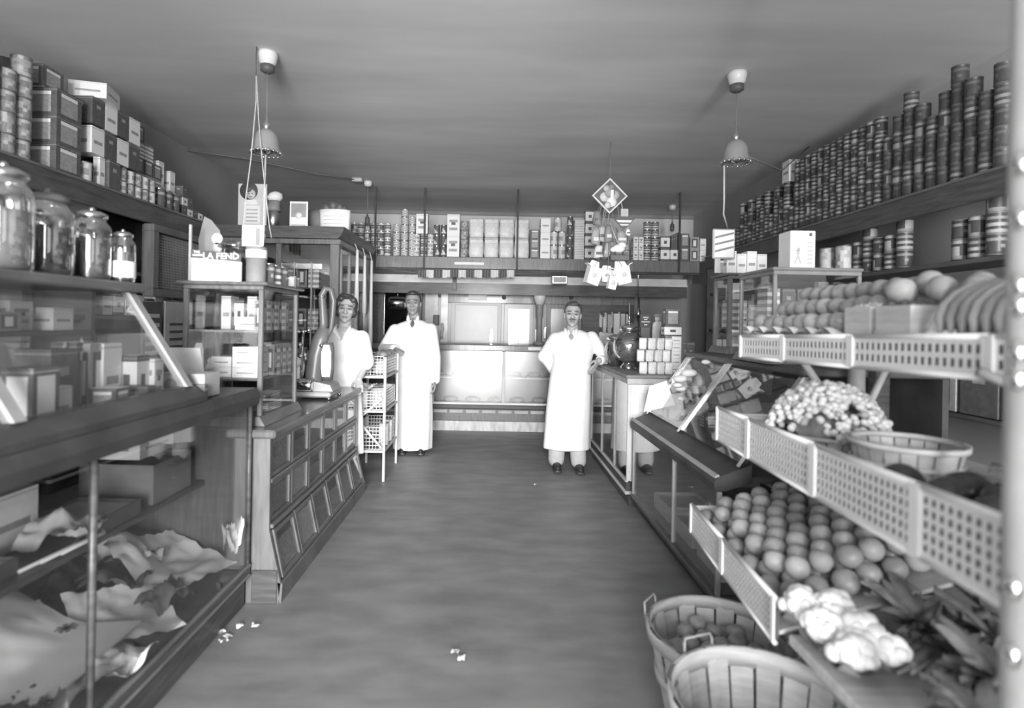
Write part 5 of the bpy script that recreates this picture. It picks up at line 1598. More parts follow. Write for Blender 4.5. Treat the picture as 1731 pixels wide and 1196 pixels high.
# ------------------------------------------------------------------ tiered fruit stand with perforated white edging
FS = thing('fruit_stand', 'three-tier fruit stand with white perforated edging and slatted trays', 'stand', (1.3, 1.7, 0))
def lin(a, b, k):
    return a+(b-a)*k
def edge_x(tier, y):
    return {'low': lin(.835, .935, (y-1.63)/.97), 'mid': lin(.887, 1.047, (y-.96)/1.64), 'up': 1.148}[tier]
def edge_z(tier, y):
    return {'low': lin(.664, .629, (y-1.63)/.97), 'mid': lin(1.128, 1.078, (y-.96)/1.64), 'up': lin(1.440, 1.408, (y-1.24)/1.36)}[tier]
def edging(tier, ya, yb, h, rows, pitch):
    """one perforated panel running along Y, punched with real holes"""
    n = max(4, int((yb-ya-.03)/pitch))
    top, bot = .012, .014
    mb = MB()
    def pt(y, f, d):
        return (edge_x(tier, y)+d, y, edge_z(tier, y)-h*(1-f))
    ys = [ya, ya+.012]
    for i in range(n):
        c = ya+.015+(yb-ya-.03)*(i+.5)/n
        w = (yb-ya-.03)/n*.27
        ys += [c-w, c+w]
    ys += [yb-.012, yb]
    fs = [0, bot/h]
    for k in range(rows):
        c = (bot+(h-top-bot)*(k+.5)/rows)/h
        w = (h-top-bot)/rows*.30/h
        fs += [c-w, c+w]
    fs += [1-top/h, 1]
    T = .0018
    for i in range(len(ys)-1):
        for k in range(len(fs)-1):
            hole = (2 <= i < len(ys)-3) and i % 2 == 0 and (2 <= k < len(fs)-3) and k % 2 == 0
            y0, y1, f0, f1 = ys[i], ys[i+1], fs[k], fs[k+1]
            if hole:
                for (p, q) in (((y0, f0), (y1, f0)), ((y1, f0), (y1, f1)), ((y1, f1), (y0, f1)), ((y0, f1), (y0, f0))):
                    mb.add([pt(*p, 0), pt(*q, 0), pt(*q, T), pt(*p, T)], [(0, 1, 2, 3)])
            else:
                mb.add([pt(y0, f0, 0), pt(y1, f0, 0), pt(y1, f1, 0), pt(y0, f1, 0)], [(3, 2, 1, 0)])
                mb.add([pt(y0, f0, T), pt(y1, f0, T), pt(y1, f1, T), pt(y0, f1, T)], [(0, 1, 2, 3)])
    for y in (ya+.006, yb-.006):
        a = pt(y, 0, -.004); b = pt(y, 1, -.004)
        mb.box(a[0]-.003, a[0]+.004, y-.007, y+.007, a[2], b[2]+.004)
    tp, bt = pt(ya, 1, 0), pt(yb, 1, 0)
    mb.tube([(tp[0]+.003, ya, tp[2]), (bt[0]+.003, yb, bt[2])], .008, 8)
    tp, bt = pt(ya, 0, 0), pt(yb, 0, 0)
    mb.tube([(tp[0]+.003, ya, tp[2]), (bt[0]+.003, yb, bt[2])], .007, 8)
    ln = MB()
    a, b = pt(ya+.01, .06, .011), pt(yb-.01, .06, .011)
    c_, d_ = pt(yb-.01, .93, .011), pt(ya+.01, .93, .011)
    ln.add([a, b, c_, d_, (a[0]+.003, a[1], a[2]), (b[0]+.003, b[1], b[2]), (c_[0]+.003, c_[1], c_[2]), (d_[0]+.003, d_[1], d_[2])], [(3, 2, 1, 0), (4, 5, 6, 7), (0, 1, 5, 4), (2, 3, 7, 6), (1, 2, 6, 5), (3, 0, 4, 7)])
    p_ = mb.build('edging_panel', 'white_paint', FS)
    ln.build('hole_shade', 'grey', p_)  # grey sheet added behind the holes to stand in for their shade
    return p_
for a, b in ((2.20, 2.595), (1.66, 2.195), (1.20, 1.655), (.95, 1.195)):
    edging('mid', a, b, .150, 5, .0235)
for a, b in ((2.13, 2.595), (1.63, 2.125)):
    edging('low', a, b, .128, 5, .022)
for a, b in ((2.22, 2.595), (1.80, 2.215), (1.30, 1.795), (1.0, 1.295)):
    edging('up', a, b, .096, 2, .024)
# tray floors: boards side by side
def tray(tier, y0, y1, h, depth, nb, rise, m='wood_pale', n='tray_slat'):
    for k in range(nb):
        x0 = .018+depth*k/nb
        x1 = .018+depth*(k+1)/nb-.006
        mb = MB()
        vs = []
        for y in (y0, y1):
            for x in (x0, x1):
                for dz in (0, .012):
                    vs.append((edge_x(tier, y)+x, y, edge_z(tier, y)-h+.012+dz+rise*x))
        mb.add(vs, [(0, 4, 6, 2), (1, 3, 7, 5), (0, 1, 5, 4), (2, 6, 7, 3), (0, 2, 3, 1), (4, 5, 7, 6)])
        mb.build(n, m, FS)
tray('mid', .96, 2.59, .148, .56, 6, .10)
tray('low', 1.64, 2.59, .126, .62, 6, .30)
tray('up', 1.0, 2.59, .034, .60, 6, .02)
MB().box(1.150, 1.75, 2.59, 2.604, 1.314, 1.408, 0, .003).build('end_board', 'white_paint', FS)
MB().box(1.06, 1.62, 2.59, 2.604, .935, 1.05, 0, .003).build('end_board', 'white_paint', FS)
MB().box(.95, 1.55, 2.60, 2.612, .515, .62, 0, .003).build('end_board', 'light', FS)
for y in (2.45, 1.55, 1.05):
    MB().box(1.66, 1.72, y-.03, y+.03, 0, 1.32, 0, .004).build('post', 'wood', FS)
MB().lathe([(.03, .97), (.03, 1.385)], 14, (1.43, 2.2, 0)).build('prop', 'mid', FS)
MB().tube([(1.20, 2.25, 1.385), (1.45, 2.25, 1.03)], .015, 8).build('brace', 'midlight', FS)
MB().tube([(1.62, 2.25, 1.385), (1.47, 2.25, 1.05)], .014, 8).build('brace', 'midlight', FS)
MB().tube([(1.10, 1.27, 1.36), (1.16, 1.25, 1.33), (1.20, 1.23, 1.25), (1.21, 1.22, 1.02)], .012, 8).build('bracket', 'grey', FS)
for y in (2.45, 1.7, 1.1):
    MB().box(1.0 if y > 2 else 1.05, 1.66, y-.02, y+.02, .47 if y > 1.5 else .0, .51 if y > 1.5 else .04, 0, .004).build('bearer', 'wood', FS)
    MB().box(1.2, 1.66, y-.02, y+.02, .90, .935, 0, .004).build('bearer', 'wood', FS)
for y in (2.45, 1.7):
    MB().box(1.36, 1.40, y-.02, y+.02, 0, .47, 0, .004).build('leg', 'wood', FS)

# upright pole close to the stand
t = thing('display_pole', 'pale round pole with glints modelled as bright knobs beside the fruit stand', 'pole', (.82, .84, 0))
MB().lathe([(.075, 0), (.075, .03), (.05, .05)], 20, (.82, .84, 0)).build('foot', 'mid', t)
MB().lathe([(.04, .05), (.04, ZC-.002)], 24, (.82, .84, 0)).build('shaft', 'midlight', t)
for z in (2.03, 1.98, 1.70, 1.62, 1.52, 1.49, 1.42, 1.38, 1.07, .97):
    MB().ball((.781, .832, z), (.012, .012, .02), 10, 8).build('knob', 'chrome', t)  # chrome balls stand in for glints on the dimpled pole

# ------------------------------------------------------------------ fruit
def round_mesh(name, m, sq=1.0, seed=0, dent=.0, tip=0.0):
    mb = MB().ball((0, 0, 0), (1, 1, sq), 16, 11)
    for v in mb.V:
        n_ = noise.noise(v*1.3+Vector((seed*7.1, 0, 0)))*.06
        rr = math.hypot(v.x, v.y)
        if dent and v.z > 0:
            v.z -= dent*math.exp(-(rr/.28)**2)
        if tip and v.z > .6:
            v.z += tip*math.exp(-(rr/.22)**2)
        v *= 1+n_
    return mb.mesh(name, [m])
ORG_M = [round_mesh('orange', m, .97, i, .05) for i, m in enumerate(('orange', 'orange_pale', 'orange', 'orange_dark'))]
APP_M = [round_mesh('apple', m, .88, i, .25) for i, m in enumerate(('apple', 'apple', 'orange'))]
rnd = random.Random(11)
# oranges heaped up the lowest tray
cnt = 0
rows = 11
for row in range(rows):
    yb = 2.52-row*.088
    for k in range(8):
        xo = .058+k*.077+(row % 2)*.038+rnd.uniform(-.007, .007)
        if xo > .60:
            continue
        r_ = rnd.uniform(.034, .0395)
        y = yb+rnd.uniform(-.011, .011)
        if y < 1.66:
            continue
        ex, ez = edge_x('low', y), edge_z('low', y)
        z = ez-.126+.024+.30*xo+r_+.006
        inst('orange', ORG_M[rnd.randrange(4)], (ex+xo, y, z), (r_,)*3, (rnd.uniform(-1, 1), rnd.uniform(-1, 1), rnd.uniform(0, 6)), None, 'round orange heaped in the lowest white-edged tray', 'orange', 'oranges in the lowest tray')
        # second layer
        if k % 1 == 0 and 0 < row < rows and xo+.036 < .58:
            inst('orange', ORG_M[rnd.randrange(4)], (ex+xo+.038, y+.044, z+.059+rnd.uniform(-.002, .004)), (r_,)*3, (rnd.uniform(-1, 1), rnd.uniform(-1, 1), rnd.uniform(0, 6)), None, 'round orange heaped in the lowest white-edged tray', 'orange', 'oranges in the lowest tray')
# rows of apples stepped on the top tray
solo('tissue_paper', MB().sheet(lambda u, v: (1.165+.13*v, 1.92+.66*u, 1.424+.030*abs(math.sin(u*17))*(1-v*.5)+.006*math.sin(v*9)), 40, 6), 'paper', 'ruffled white tissue lining under the apples', 'paper')
for step, (x, z, n, y0) in enumerate(((1.225, 1.474, 8, 1.98), (1.315, 1.535, 9, 1.91), (1.405, 1.597, 9, 1.88))):
    for i in range(n):
        r_ = rnd.uniform(.036, .0395)
        y = y0+i*(2.54-y0-step*.02)/(n-1)
        inst('apple', APP_M[rnd.randrange(3)], (x+rnd.uniform(-.004, .004), y, z+rnd.uniform(-.002, .002)), (r_, r_, r_), (rnd.uniform(-.9, .9), rnd.uniform(-.9, .9), rnd.uniform(0, 6)), None,
             ('apple in the lowest row on the tissue paper', 'apple in the middle step of the top tray', 'apple in the highest step of the top tray')[step], 'apple', ('apples in the lowest row', 'apples in the middle step', 'apples in the highest step')[step])
solo('apple_riser', MB().box(1.30, 1.36, 1.84, 2.57, 1.424, 1.492, 0, .004).box(1.36, 1.46, 1.80, 2.57, 1.424, 1.556, 0, .004), 'wood_pale', 'stepped wooden riser beneath the apple rows', 'riser')
for i, (x, y, z, r_) in enumerate(((1.31, 1.80, 1.575, .043), (1.36, 1.70, 1.575, .043), (1.38, 1.60, 1.57, .043), (1.40, 1.50, 1.56, .042), (1.40, 1.80, 1.60, .043), (1.46, 1.68, 1.59, .042), (1.48, 1.57, 1.58, .042))):
    inst('grapefruit', ORG_M[(1, 0, 3, 3, 0, 3, 3)[i]], (x, y, z), (r_,)*3, (i, 0, i), None, 'large dusky round fruit piled behind the berry boxes', 'fruit', 'large round fruit behind the berry boxes')
solo('fruit_crate', MB().box(1.30, 1.55, 1.44, 1.79, 1.424, 1.53, 0, .004), 'grey', 'closed dark crate raising the large round fruit', 'crate')
def berry_box(cx, cy, w, label, fill):
    t = thing('berry_box', label, 'box', (cx, cy, 1.425))
    z0 = 1.426
    for (a, b, c, d) in ((cx-w/2, cx-w/2+.004, cy-w*.55, cy+w*.55), (cx+w/2-.004, cx+w/2, cy-w*.55, cy+w*.55)):
        MB().box(a, b, c, d, z0, z0+.095, 0, .001).build('splint_side', 'splint', t)
    for (c, d) in ((cy-w*.55, cy-w*.55+.004), (cy+w*.55-.004, cy+w*.55)):
        MB().box(cx-w/2+.004, cx+w/2-.004, c, d, z0, z0+.095, 0, .001).build('splint_side', 'splint', t)
    MB().box(cx-w/2+.004, cx+w/2-.004, cy-w*.55+.004, cy+w*.55-.004, z0, z0+.004).build('box_floor', 'splint_in', t)
    for i in range(5):
        for j in range(5):
            MB().ball((cx-w*.36+w*.18*i, cy-w*.4+w*.2*j, z0+.085+rnd.uniform(0, .015)), w*.105, 8, 6).build('berry', fill, t)
berry_box(1.225, 1.80, .115, 'splint berry box next to the apple rows', 'midlight')
berry_box(1.225, 1.63, .13, 'splint berry box next to the bananas', 'fruit_dark')
solo('garlic_bulb', MB().ball((1.185, 1.718, 1.440), (.014, .014, .013), 10, 8).lathe([(.004, .01), (.002, .025)], 8, (1.185, 1.718, 1.440)), 'paper', 'small white bulb lying between the berry boxes', 'vegetable')
solo('garlic_bulb', MB().ball((1.20, 1.535, 1.440), (.014, .014, .013), 10, 8).lathe([(.004, .01), (.002, .025)], 8, (1.20, 1.535, 1.440)), 'paper', 'small white bulb by the bananas', 'vegetable')
t = thing('banana_bunch', 'large bunch of curved bananas at the end of the top tray', 'bananas', (1.25, 1.38, 1.425))
for i in range(14):
    k = i-7
    row = i % 2
    pts = []
    for s_ in range(9):
        a = math.pi*(.98-.70*s_/8)
        R_ = .125-.03*row
        # hands arch up from the tray and over, fanned across the bunch
        pts.append((1.285+R_*math.cos(a)*1.0, 1.37+.017*k+.01*math.sin(s_), 1.437+.010*row+R_*1.05*math.sin(a)))
    MB().tube(pts, [.005, .014, .018, .019, .019, .018, .016, .011, .005], 8).build('banana', 'banana' if i % 3 else 'orange', t)
MB().tube([(1.375, 1.26, 1.50), (1.385, 1.38, 1.51), (1.375, 1.5, 1.50)], [.012, .02, .014], 8).build('stalk', 'grey', t)
# middle tray: grapes, splint baskets, dark fruit
def splint_basket(cx, cy, z, r, h, label, fill=None, nst=22, name='splint_basket', flare=.82, hoop=True, handle=False, cat='basket'):
    t = thing(name, label, cat, (cx, cy, z))
    for k in range(nst):
        a0 = 2*math.pi*(k+.06)/nst
        a1 = 2*math.pi*(k+.94)/nst
        mb = MB()
        ins = .004*(k % 2)
        vs = []
        for f in (0, .5, 1):
            rr = r*(flare+(1-flare)*f)-ins
            for a in (a0, (a0+a1)/2, a1):
                for d in (0, -.004):
                    vs.append((cx+(rr+d)*math.cos(a), cy+(rr+d)*math.sin(a), z+.004+h*f))
        fs = []
        for lv in range(2):
            for s_ in range(2):
                o_, p_ = lv*6+s_*2, (lv+1)*6+s_*2
                fs.append((o_, o_+2, p_+2, p_))
                fs.append((o_+1, p_+1, p_+3, o_+3))
        fs += [(12, 14, 15, 13), (14, 16, 17, 15)]
        mb.add(vs, fs, 0, False)
        mb.build('stave', 'splint' if k % 3 else 'splint_in', t)
    MB().lathe([(.001, 0), (r*flare-.005, 0), (r*flare-.005, .006), (.001, .006)], 24, (cx, cy, z+.002)).build('basket_floor', 'splint_in', t)
    for f, w in ((.93, .07), (.45, .05)) if hoop else ((.93, .08),):
        rr = r*(flare+(1-flare)*f)+.001
        MB().lathe([(rr, h*(f-w)), (rr+.005, h*(f-w)), (rr+.006, h*(f+w)), (rr+.001, h*(f+w))], 32, (cx, cy, z+.004), cap=False).build('hoop', 'splint', t)
    rr = r-.010
    MB().lathe([(rr, h*.86), (rr-.005, h*.86), (rr-.005, h*1.0), (rr, h*1.0)], 32, (cx, cy, z+.004), cap=False).build('inner_hoop', 'splint', t)
    if handle:
        for s_ in handle:
            c_ = Vector((cx+r*math.cos(s_), cy+r*math.sin(s_), z+h))
            tv = Vector((-math.sin(s_), math.cos(s_), 0))
            ov = Vector((math.cos(s_), math.sin(s_), 0))
            MB().tube([c_-tv*.055-Vector((0, 0, .05)), c_-tv*.055+ov*.005+Vector((0, 0, .02)), c_-tv*.05+ov*.01+Vector((0, 0, .035)), c_+tv*.05+ov*.01+Vector((0, 0, .035)), c_+tv*.055+ov*.005+Vector((0, 0, .02)), c_+tv*.055-Vector((0, 0, .05))], .004, 6).build('wire_handle', 'mid', t)
    return t
zm = lambda y, xo: edge_z('mid', y)-.148+.024+.10*xo+.001
splint_basket(1.195, 2.0, zm(2.0, .2)+.006, .185, .085, 'wide splint basket brimming with pale grapes on the middle tray', flare=.85, nst=24)
GR = round_mesh('grape', 'grape', 1.1, 0)
GR2 = round_mesh('grape', 'grape_dark', 1.1, 1)
gz = zm(2.0, .2)+.085
def mound(x, y):
    q = ((x-1.195)/.20)**2+((y-2.0)/.19)**2
    return gz+.17*max(0, 1-q)**.7
solo('straw_bed', MB().sheet(lambda u, v: (1.195+.14*(2*u-1)*math.sqrt(max(0, 1-.5*(2*v-1)**2)), 2.0+.135*(2*v-1)*math.sqrt(max(0, 1-.5*(2*u-1)**2)), gz-.035+.15*max(0, 1-((2*u-1)**2+(2*v-1)**2)*.55)), 12, 12), 'leaf_pale', 'bed of straw heaped under the pale grapes', 'straw')
for k in range(20):
    a, rr = k*2.39996, .178*math.sqrt((k+.4)/20)
    bx, by = 1.195+rr*math.cos(a), 2.0+rr*math.sin(a)
    base = Vector((bx, by, mound(bx, by)))
    t = thing('grape_bunch', 'pale grape bunch heaped in the wide splint basket', 'grapes', base, 'pale grape bunches in the splint basket')
    for j in range(34):
        q = Vector((rnd.gauss(0, .026), rnd.gauss(0, .026), 0))
        gx_, gy_ = bx+q.x, by+q.y
        q_ = math.hypot((gx_-1.195)/.195, (gy_-2.0)/.185)
        if q_ > 1:
            gx_, gy_ = 1.195+(gx_-1.195)/q_, 2.0+(gy_-2.0)/q_
        g = rnd.uniform(.0105, .0135)
        inst('grape', GR if rnd.random() < .86 else GR2, (gx_, gy_, mound(gx_, gy_)+rnd.uniform(-.016, .012)), (g, g, g), (rnd.uniform(0, 3), rnd.uniform(0, 3), 0), t)
    MB().tube([base+Vector((-.03, 0, .0)), base+Vector((0, .01, .016)), base+Vector((.03, .02, .01))], .003, 5).build('stem', 'leaf', t)
# pale boxes on the middle tray
def shallow_box(cx, cy, w, d, h, z, label, rz=0.0):
    return openbox('shallow_box', cx, cy, z, w, d, h, 'wood_pale', 'offwhite', label)
shallow_box(1.18, 2.38, .20, .22, .07, zm(2.38, .16)+.012, 'shallow pale box beside the heap of grapes')
shallow_box(1.44, 2.36, .24, .24, .08, zm(2.36, .42)+.012, 'second shallow pale box behind the heap of grapes')
splint_basket(1.215, 1.645, zm(1.645, .25)+.006, .145, .11, 'half-empty splint basket with a few pale fruits', flare=.85, nst=22)
for k in range(16):
    a, rr = k*2.4, .02+.006*k
    inst('small_fruit', GR if k % 3 else GR2, (1.215+rr*math.cos(a), 1.645+rr*math.sin(a), zm(1.645, .25)+.036), (.018,)*3, (0, 0, 0), None, 'small pale fruit in the half-empty splint basket', 'fruit', 'fruits in the half-empty basket')
EGG = round_mesh('plum', 'eggplant', 1.15, 3, 0, .12)
for i, (x, y, r_) in enumerate(((1.02, 1.42, .05), (1.10, 1.32, .052), (1.01, 1.27, .05), (1.09, 1.20, .052), (1.19, 1.24, .05), (1.02, 1.14, .05), (1.18, 1.12, .05), (1.10, 1.06, .045))):
    inst('eggplant', EGG, (x+.02, y, zm(y, .2)+r_+.003), (r_, r_, r_), (1.4, .3*i, i), None, 'glossy dark eggplant on the middle tray', 'eggplant', 'eggplants on the middle tray')
leafy('leaf_bunch', 1.34, 1.36, zm(1.36, .42)+.01, .12, 14, 'leaf', 'grey leafy bunch behind the dark eggplants', 12, up=.5)
# lowest tray, near end: cauliflower, carrots, greens
def cauliflower(cx, cy, cz, r, label, seed):
    t = thing('cauliflower', label, 'cauliflower', (cx, cy, cz-r*.8), 'white cauliflower heads')
    rr = random.Random(seed)
    mb = MB()
    for k in range(26):
        a = rr.uniform(0, 6.28); el = rr.uniform(-.2, 1.5)
        q = Vector((math.cos(a)*math.cos(el), math.sin(a)*math.cos(el), math.sin(el)*.75))*r*.72
        mb.ball(Vector((cx, cy, cz))+q, r*rr.uniform(.26, .4), 10, 8)
    mb.ball((cx, cy, cz), (r*.8, r*.8, r*.62), 12, 8)
    mb.build('curd', 'cauliflower', t)
    for k in range(5):
        a = k*1.26+seed
        d_ = Vector((math.cos(a), math.sin(a), 0)); sd = Vector((-d_.y, d_.x, 0))
        c_ = Vector((cx, cy, cz-r*.7))
        m2 = MB().sheet(lambda u, v: c_+d_*(r*.4+r*.75*u)+sd*((v-.5)*r*.9*math.sin(math.pi*(.15+.8*u)))+Vector((0, 0, r*.75*u*u)), 4, 4)
        m2.build('outer_leaf', 'leaf_pale', t)
for i, (x, y, z, r_) in enumerate(((.895, 1.60, .66, .062), (.955, 1.545, .68, .06), (.90, 1.50, .65, .06), (.97, 1.455, .665, .062), (.915, 1.405, .64, .058), (1.0, 1.40, .65, .05))):
    cauliflower(x, y, z, r_, 'white cauliflower head at the end of the oranges', i)
solo('vegetable_bench', MB().box(.86, 1.55, 1.0, 1.60, .55, .58, 0, .004).box(1.42, 1.46, 1.02, 1.06, 0, .55).box(1.42, 1.46, 1.54, 1.58, 0, .55).box(1.14, 1.18, 1.02, 1.06, 0, .55).box(1.14, 1.18, 1.54, 1.58, 0, .55), 'wood_pale', 'low plank bench carrying the cauliflowers and greens', 'bench')
for k in range(5):
    t = thing('carrot_bunch', ('first', 'second', 'third', 'fourth', 'fifth')[k]+' bunch of carrots laid beyond the cauliflowers', 'carrots', (1.08+.05*k, 1.42-.05*k, .582))
    for i in range(6):
        x = 1.03+.075*k+.012*(i % 3)
        y = 1.50-.075*k-.02*i
        z = .598+.016*(i//3)
        MB().tube([(x-.05, y-.03, z), (x, y, z+.004), (x+.09, y+.05, z+.01)], [.003, .011, .014], 8).build('carrot', 'carrot', t)
    leafp = Vector((1.15+.075*k, 1.52-.075*k, .61))
    MB().tube([leafp, leafp+Vector((.06, .04, .03)), leafp+Vector((.14, .08, .07))], [.008, .014, .004], 6).build('carrot_top', 'leaf', t)
for i, (x, y, r_) in enumerate(((1.22, 1.56, .16), (1.35, 1.42, .18), (1.20, 1.28, .17), (1.40, 1.20, .18), (1.05, 1.16, .14), (1.28, 1.08, .16), (1.45, 1.52, .16))):
    leafy('greens_bunch', x, y, .585, r_*.85, 44, 'leaf', ('feathery dark greens bunch behind the oranges', 'broad dark greens bunch on the plank bench', 'dark greens beside the carrots', 'tall greens under the middle tray', 'low greens at the bench corner', 'ragged greens at the bench end', 'deep dark greens at the rear of the bench')[i], 20+i, up=.8)

# bushel baskets on the floor
B1 = splint_basket(.865, 2.085, .001, .262, .325, 'round bushel basket of apples on the floor', nst=20, name='bushel_basket', flare=.74, handle=(2.5,))
for lay in range(2):
    for k in range(26 if lay == 0 else 18):
        a = k*2.39996; rr = .205*math.sqrt((k+.5)/26)
        r_ = rnd.uniform(.033, .039)
        inst('apple', APP_M[rnd.randrange(3)], (.865+rr*math.cos(a+lay), 2.085+rr*math.sin(a+lay), .20+lay*.058+rnd.uniform(-.006, .006)), (r_,)*3, (rnd.uniform(-.6, .6), rnd.uniform(-.6, .6), 0), None, 'apple lying in the round bushel basket', 'apple', 'apples in the bushel basket')
B2 = splint_basket(.775, 1.545, .001, .262, .425, 'tall empty bushel basket with wire handles', nst=20, name='bushel_basket', flare=.70, handle=(1.95,))
t = thing('basket_stack_inner', 'x', 'basket') if False else None
# litter on the floor
for i, (px_, py_) in enumerate(((373, 1072), (385, 1078), (378, 1085), (405, 1060), (432, 1060), (780, 1115), (770, 1105), (905, 820))):
    u = (at(px_, py_, 1)-Vector((0, 0, CAMZ)))
    Yp = CAMZ/(-u.z)
    p = at(px_, py_, Yp)
    crumple('paper_scrap', p.x, Yp, 0, .035, .03, 'paper', 30+i, 'small torn white paper scrap on the floor', 'paper scrap', .012, 0, 'paper scraps on the floor', 5)

# ------------------------------------------------------------------ people
def head(mb, c, R, s=1.0):
    def P(x, y, z): return Vector(c)+R @ Vector((x*s, y*s, z*s))
    def B(x, y, z, r):
        mb.ball(P(x, y, z), tuple(k*s for k in r), 16, 12, 0, True, R)
    B(0, .018, .035, (.076, .094, .092))
    B(0, -.012, .0, (.069, .076, .085))
    B(0, -.022, -.05, (.054, .062, .058))
    B(0, -.055, -.088, (.026, .026, .022))
    B(0, -.070, .036, (.052, .022, .012))                  # brow
    B(-.04, -.055, -.012, (.022, .022, .022)); B(.04, -.055, -.012, (.022, .022, .022))
    mb.limb([P(0, -.088, .022), P(0, -.103, -.008), P(0, -.108, -.022)], [.009*s, .012*s, .014*s], 10)
    B(-.012, -.094, -.024, (.010, .011, .008)); B(.012, -.094, -.024, (.010, .011, .008))
    B(0, -.080, -.053, (.022, .012, .007)); B(0, -.078, -.064, (.019, .012, .007))
    for sx_ in (-1, 1):
        B(sx_*.077, .012, .0, (.010, .020, .033))


def hand(mb, w, d, n, s, curl=.5, k=1.0):
    """palm and five bent fingers: wrist, pointing direction, palm normal (fingers curl to it), thumb side"""
    w, d, n, s = Vector(w), Vector(d).normalized(), Vector(n).normalized(), Vector(s).normalized()
    R = Matrix((s, n, d)).transposed()
    mb.ball(w+d*.045*k, (.039*k, .017*k, .052*k), 12, 8, 0, True, R)
    for i, L in enumerate((.072, .080, .074, .058)):
        b = w+d*.082*k+s*(.029-.0195*i)*k
        p, a, pts = b, curl*.5, [b]
        for f in (.42, .33, .25):
            p = p+(d*math.cos(a)+n*math.sin(a))*L*f*k
            pts.append(p)
            a += curl*.8
        mb.limb(pts, [.0095*k, .009*k, .0085*k, .0075*k], 8)
    b = w+d*.022*k+s*.03*k
    p1 = b+(d*.55+s*.7+n*.25).normalized()*.04*k
    p2 = p1+(d*.85+s*.25+n*.35).normalized()*.032*k
    mb.limb([b, p1, p2], [.013*k, .011*k, .009*k], 8)


def face_mat(c, R, s=1.0, lid=1, lip=2, hairm=None, mous=False):
    Ri = R.inverted()
    c = Vector(c)
    def f(p, n):
        q = (Ri @ (p-c))/s
        if q.length > .16 or q.y > -.04:
            return 0
        for sx_ in (-1, 1):
            if ((q.x-sx_*.031)/.017)**2+((q.z-.012)/.0085)**2 < 1: return lid
            if ((q.x-sx_*.033)/.022)**2+((q.z-.036-.004*sx_*0)/.006)**2 < 1: return lid
        if mous and (q.x/.034)**2+((q.z+.040)/.009)**2 < 1 and q.y < -.06: return lid
        if (q.x/.024)**2+((q.z+.058)/.0075)**2 < 1: return lip
        return 0
    return f


def hair_mesh(c, R, s=1.0, bob=False):
    mb = MB()
    def B(x, y, z, r):
        mb.ball(Vector(c)+R @ Vector((x*s, y*s, z*s)), tuple(k*s for k in r), 16, 12, 0, True, R)
    if bob:
        B(0, .030, .055, (.088, .092, .088)); B(0, .055, .0, (.085, .07, .085))
        for sx_ in (-1, 1):
            B(sx_*.066, .0, .045, (.032, .055, .055)); B(sx_*.072, .018, -.01, (.026, .045, .05)); B(sx_*.05, -.030, .092, (.035, .035, .026))
        B(-.02, -.025, .118, (.05, .05, .026)); B(.055, -.02, .03, (.022, .035, .03))
    else:
        B(0, .035, .062, (.080, .088, .078)); B(0, .07, .01, (.068, .05, .07))
        B(0, -.01, .105, (.058, .062, .026))
        for sx_ in (-1, 1):
            B(sx_*.068, .03, .035, (.016, .05, .05))
    return remesh(mb, .007*s, 5)


def px_ring(rows, Y):
    out = []
    for (cx, half, py, ry) in rows:
        a, b = at(cx-half, py, Y), at(cx+half, py, Y)
        out.append((a.z*.5+b.z*.5, (a.x+b.x)/2, Y, (b.x-a.x)/2, ry))
    return sorted(out)


def folds(n, amp, z0, z1, ph=0.0):
    def f(a, z):
        k = max(0, min(1, (z1-z)/(z1-z0)))
        return 1+amp*k*(math.sin(a*n+ph)+.5*math.sin(a*(n*2-1)+ph*2))
    return f


def thin(rings, k, kz=0.0):
    return [(z, cx, cy, rx*k, ry*k) for z, cx, cy, rx, ry in rings]


def person(label, base, skin, hc, hR, hs, body_rings, arms, hands, legs, coat_rings, sleeves, hairm, bob=False, fold=None, mous=False, vneck=None, tie=None, pants=None, shoes=None, coat_name='coat', thigh=True):
    t = thing('person', label, 'person', base)
    mb = MB()
    head(mb, hc, hR, hs)
    nb_ = Vector(body_rings[-1][1:3]+(body_rings[-1][0],))
    neck = Vector(hc)+hR @ Vector((0, .02, -.06))*hs
    mb.limb([neck, (neck+nb_)/2, nb_-Vector((0, 0, .03))], [.054*hs, .054*hs, .062*hs], 14)
    mb.loft(thin(body_rings, .86), 24)
    for pts, rad in arms:
        mb.limb(pts, rad, 12)
    for h_ in hands:
        hand(mb, *h_)
    for pts, rad in legs:
        mb.limb(pts, rad, 12)
    me = remesh(mb, .0055, 2)
    mesh_part('body', me, skin, t, face_mat(hc, hR, hs, 1, 2, mous=mous))
    mesh_part('hair', hair_mesh(hc, hR, hs, bob), [hairm], t)
    mb = MB().loft(coat_rings, 40, 0, fold)
    for pts, rad in sleeves:
        mb.limb(pts, rad, 14)
    me = remesh(mb, .009, 3)
    if vneck:
        bm = bmesh.new(); bm.from_mesh(me)
        x0, zt, zb_, hw, yf = vneck
        kill = [f for f in bm.faces if (lambda c: c.y < yf and zb_ < c.z and abs(c.x-x0) < hw*(c.z-zb_)/(zt-zb_))(f.calc_center_median())]
        bmesh.ops.delete(bm, geom=kill, context='FACES')
        bm.to_mesh(me); bm.free()
    co = mesh_part(coat_name, me, ['cloth_white'], t)
    if pants:
        mb = MB()
        for pts, rad in pants:
            mb.limb(pts, rad, 14)
        mesh_part('trousers', remesh(mb, .008, 3), ['trousers' if not mous is None else 'dark'], t)
    for s_ in (shoes or []):
        mb = MB().ball(s_+Vector((0, -.05, .045)), (.045, .11, .042), 14, 8).ball(s_+Vector((0, .04, .05)), (.04, .06, .05), 12, 8).box(s_.x-.042, s_.x+.042, s_.y-.155, s_.y+.09, .001, .022, 0, .008)
        mesh_part('shoe', remesh(mb, .008, 2), ['shoe'], t)
    return t, co


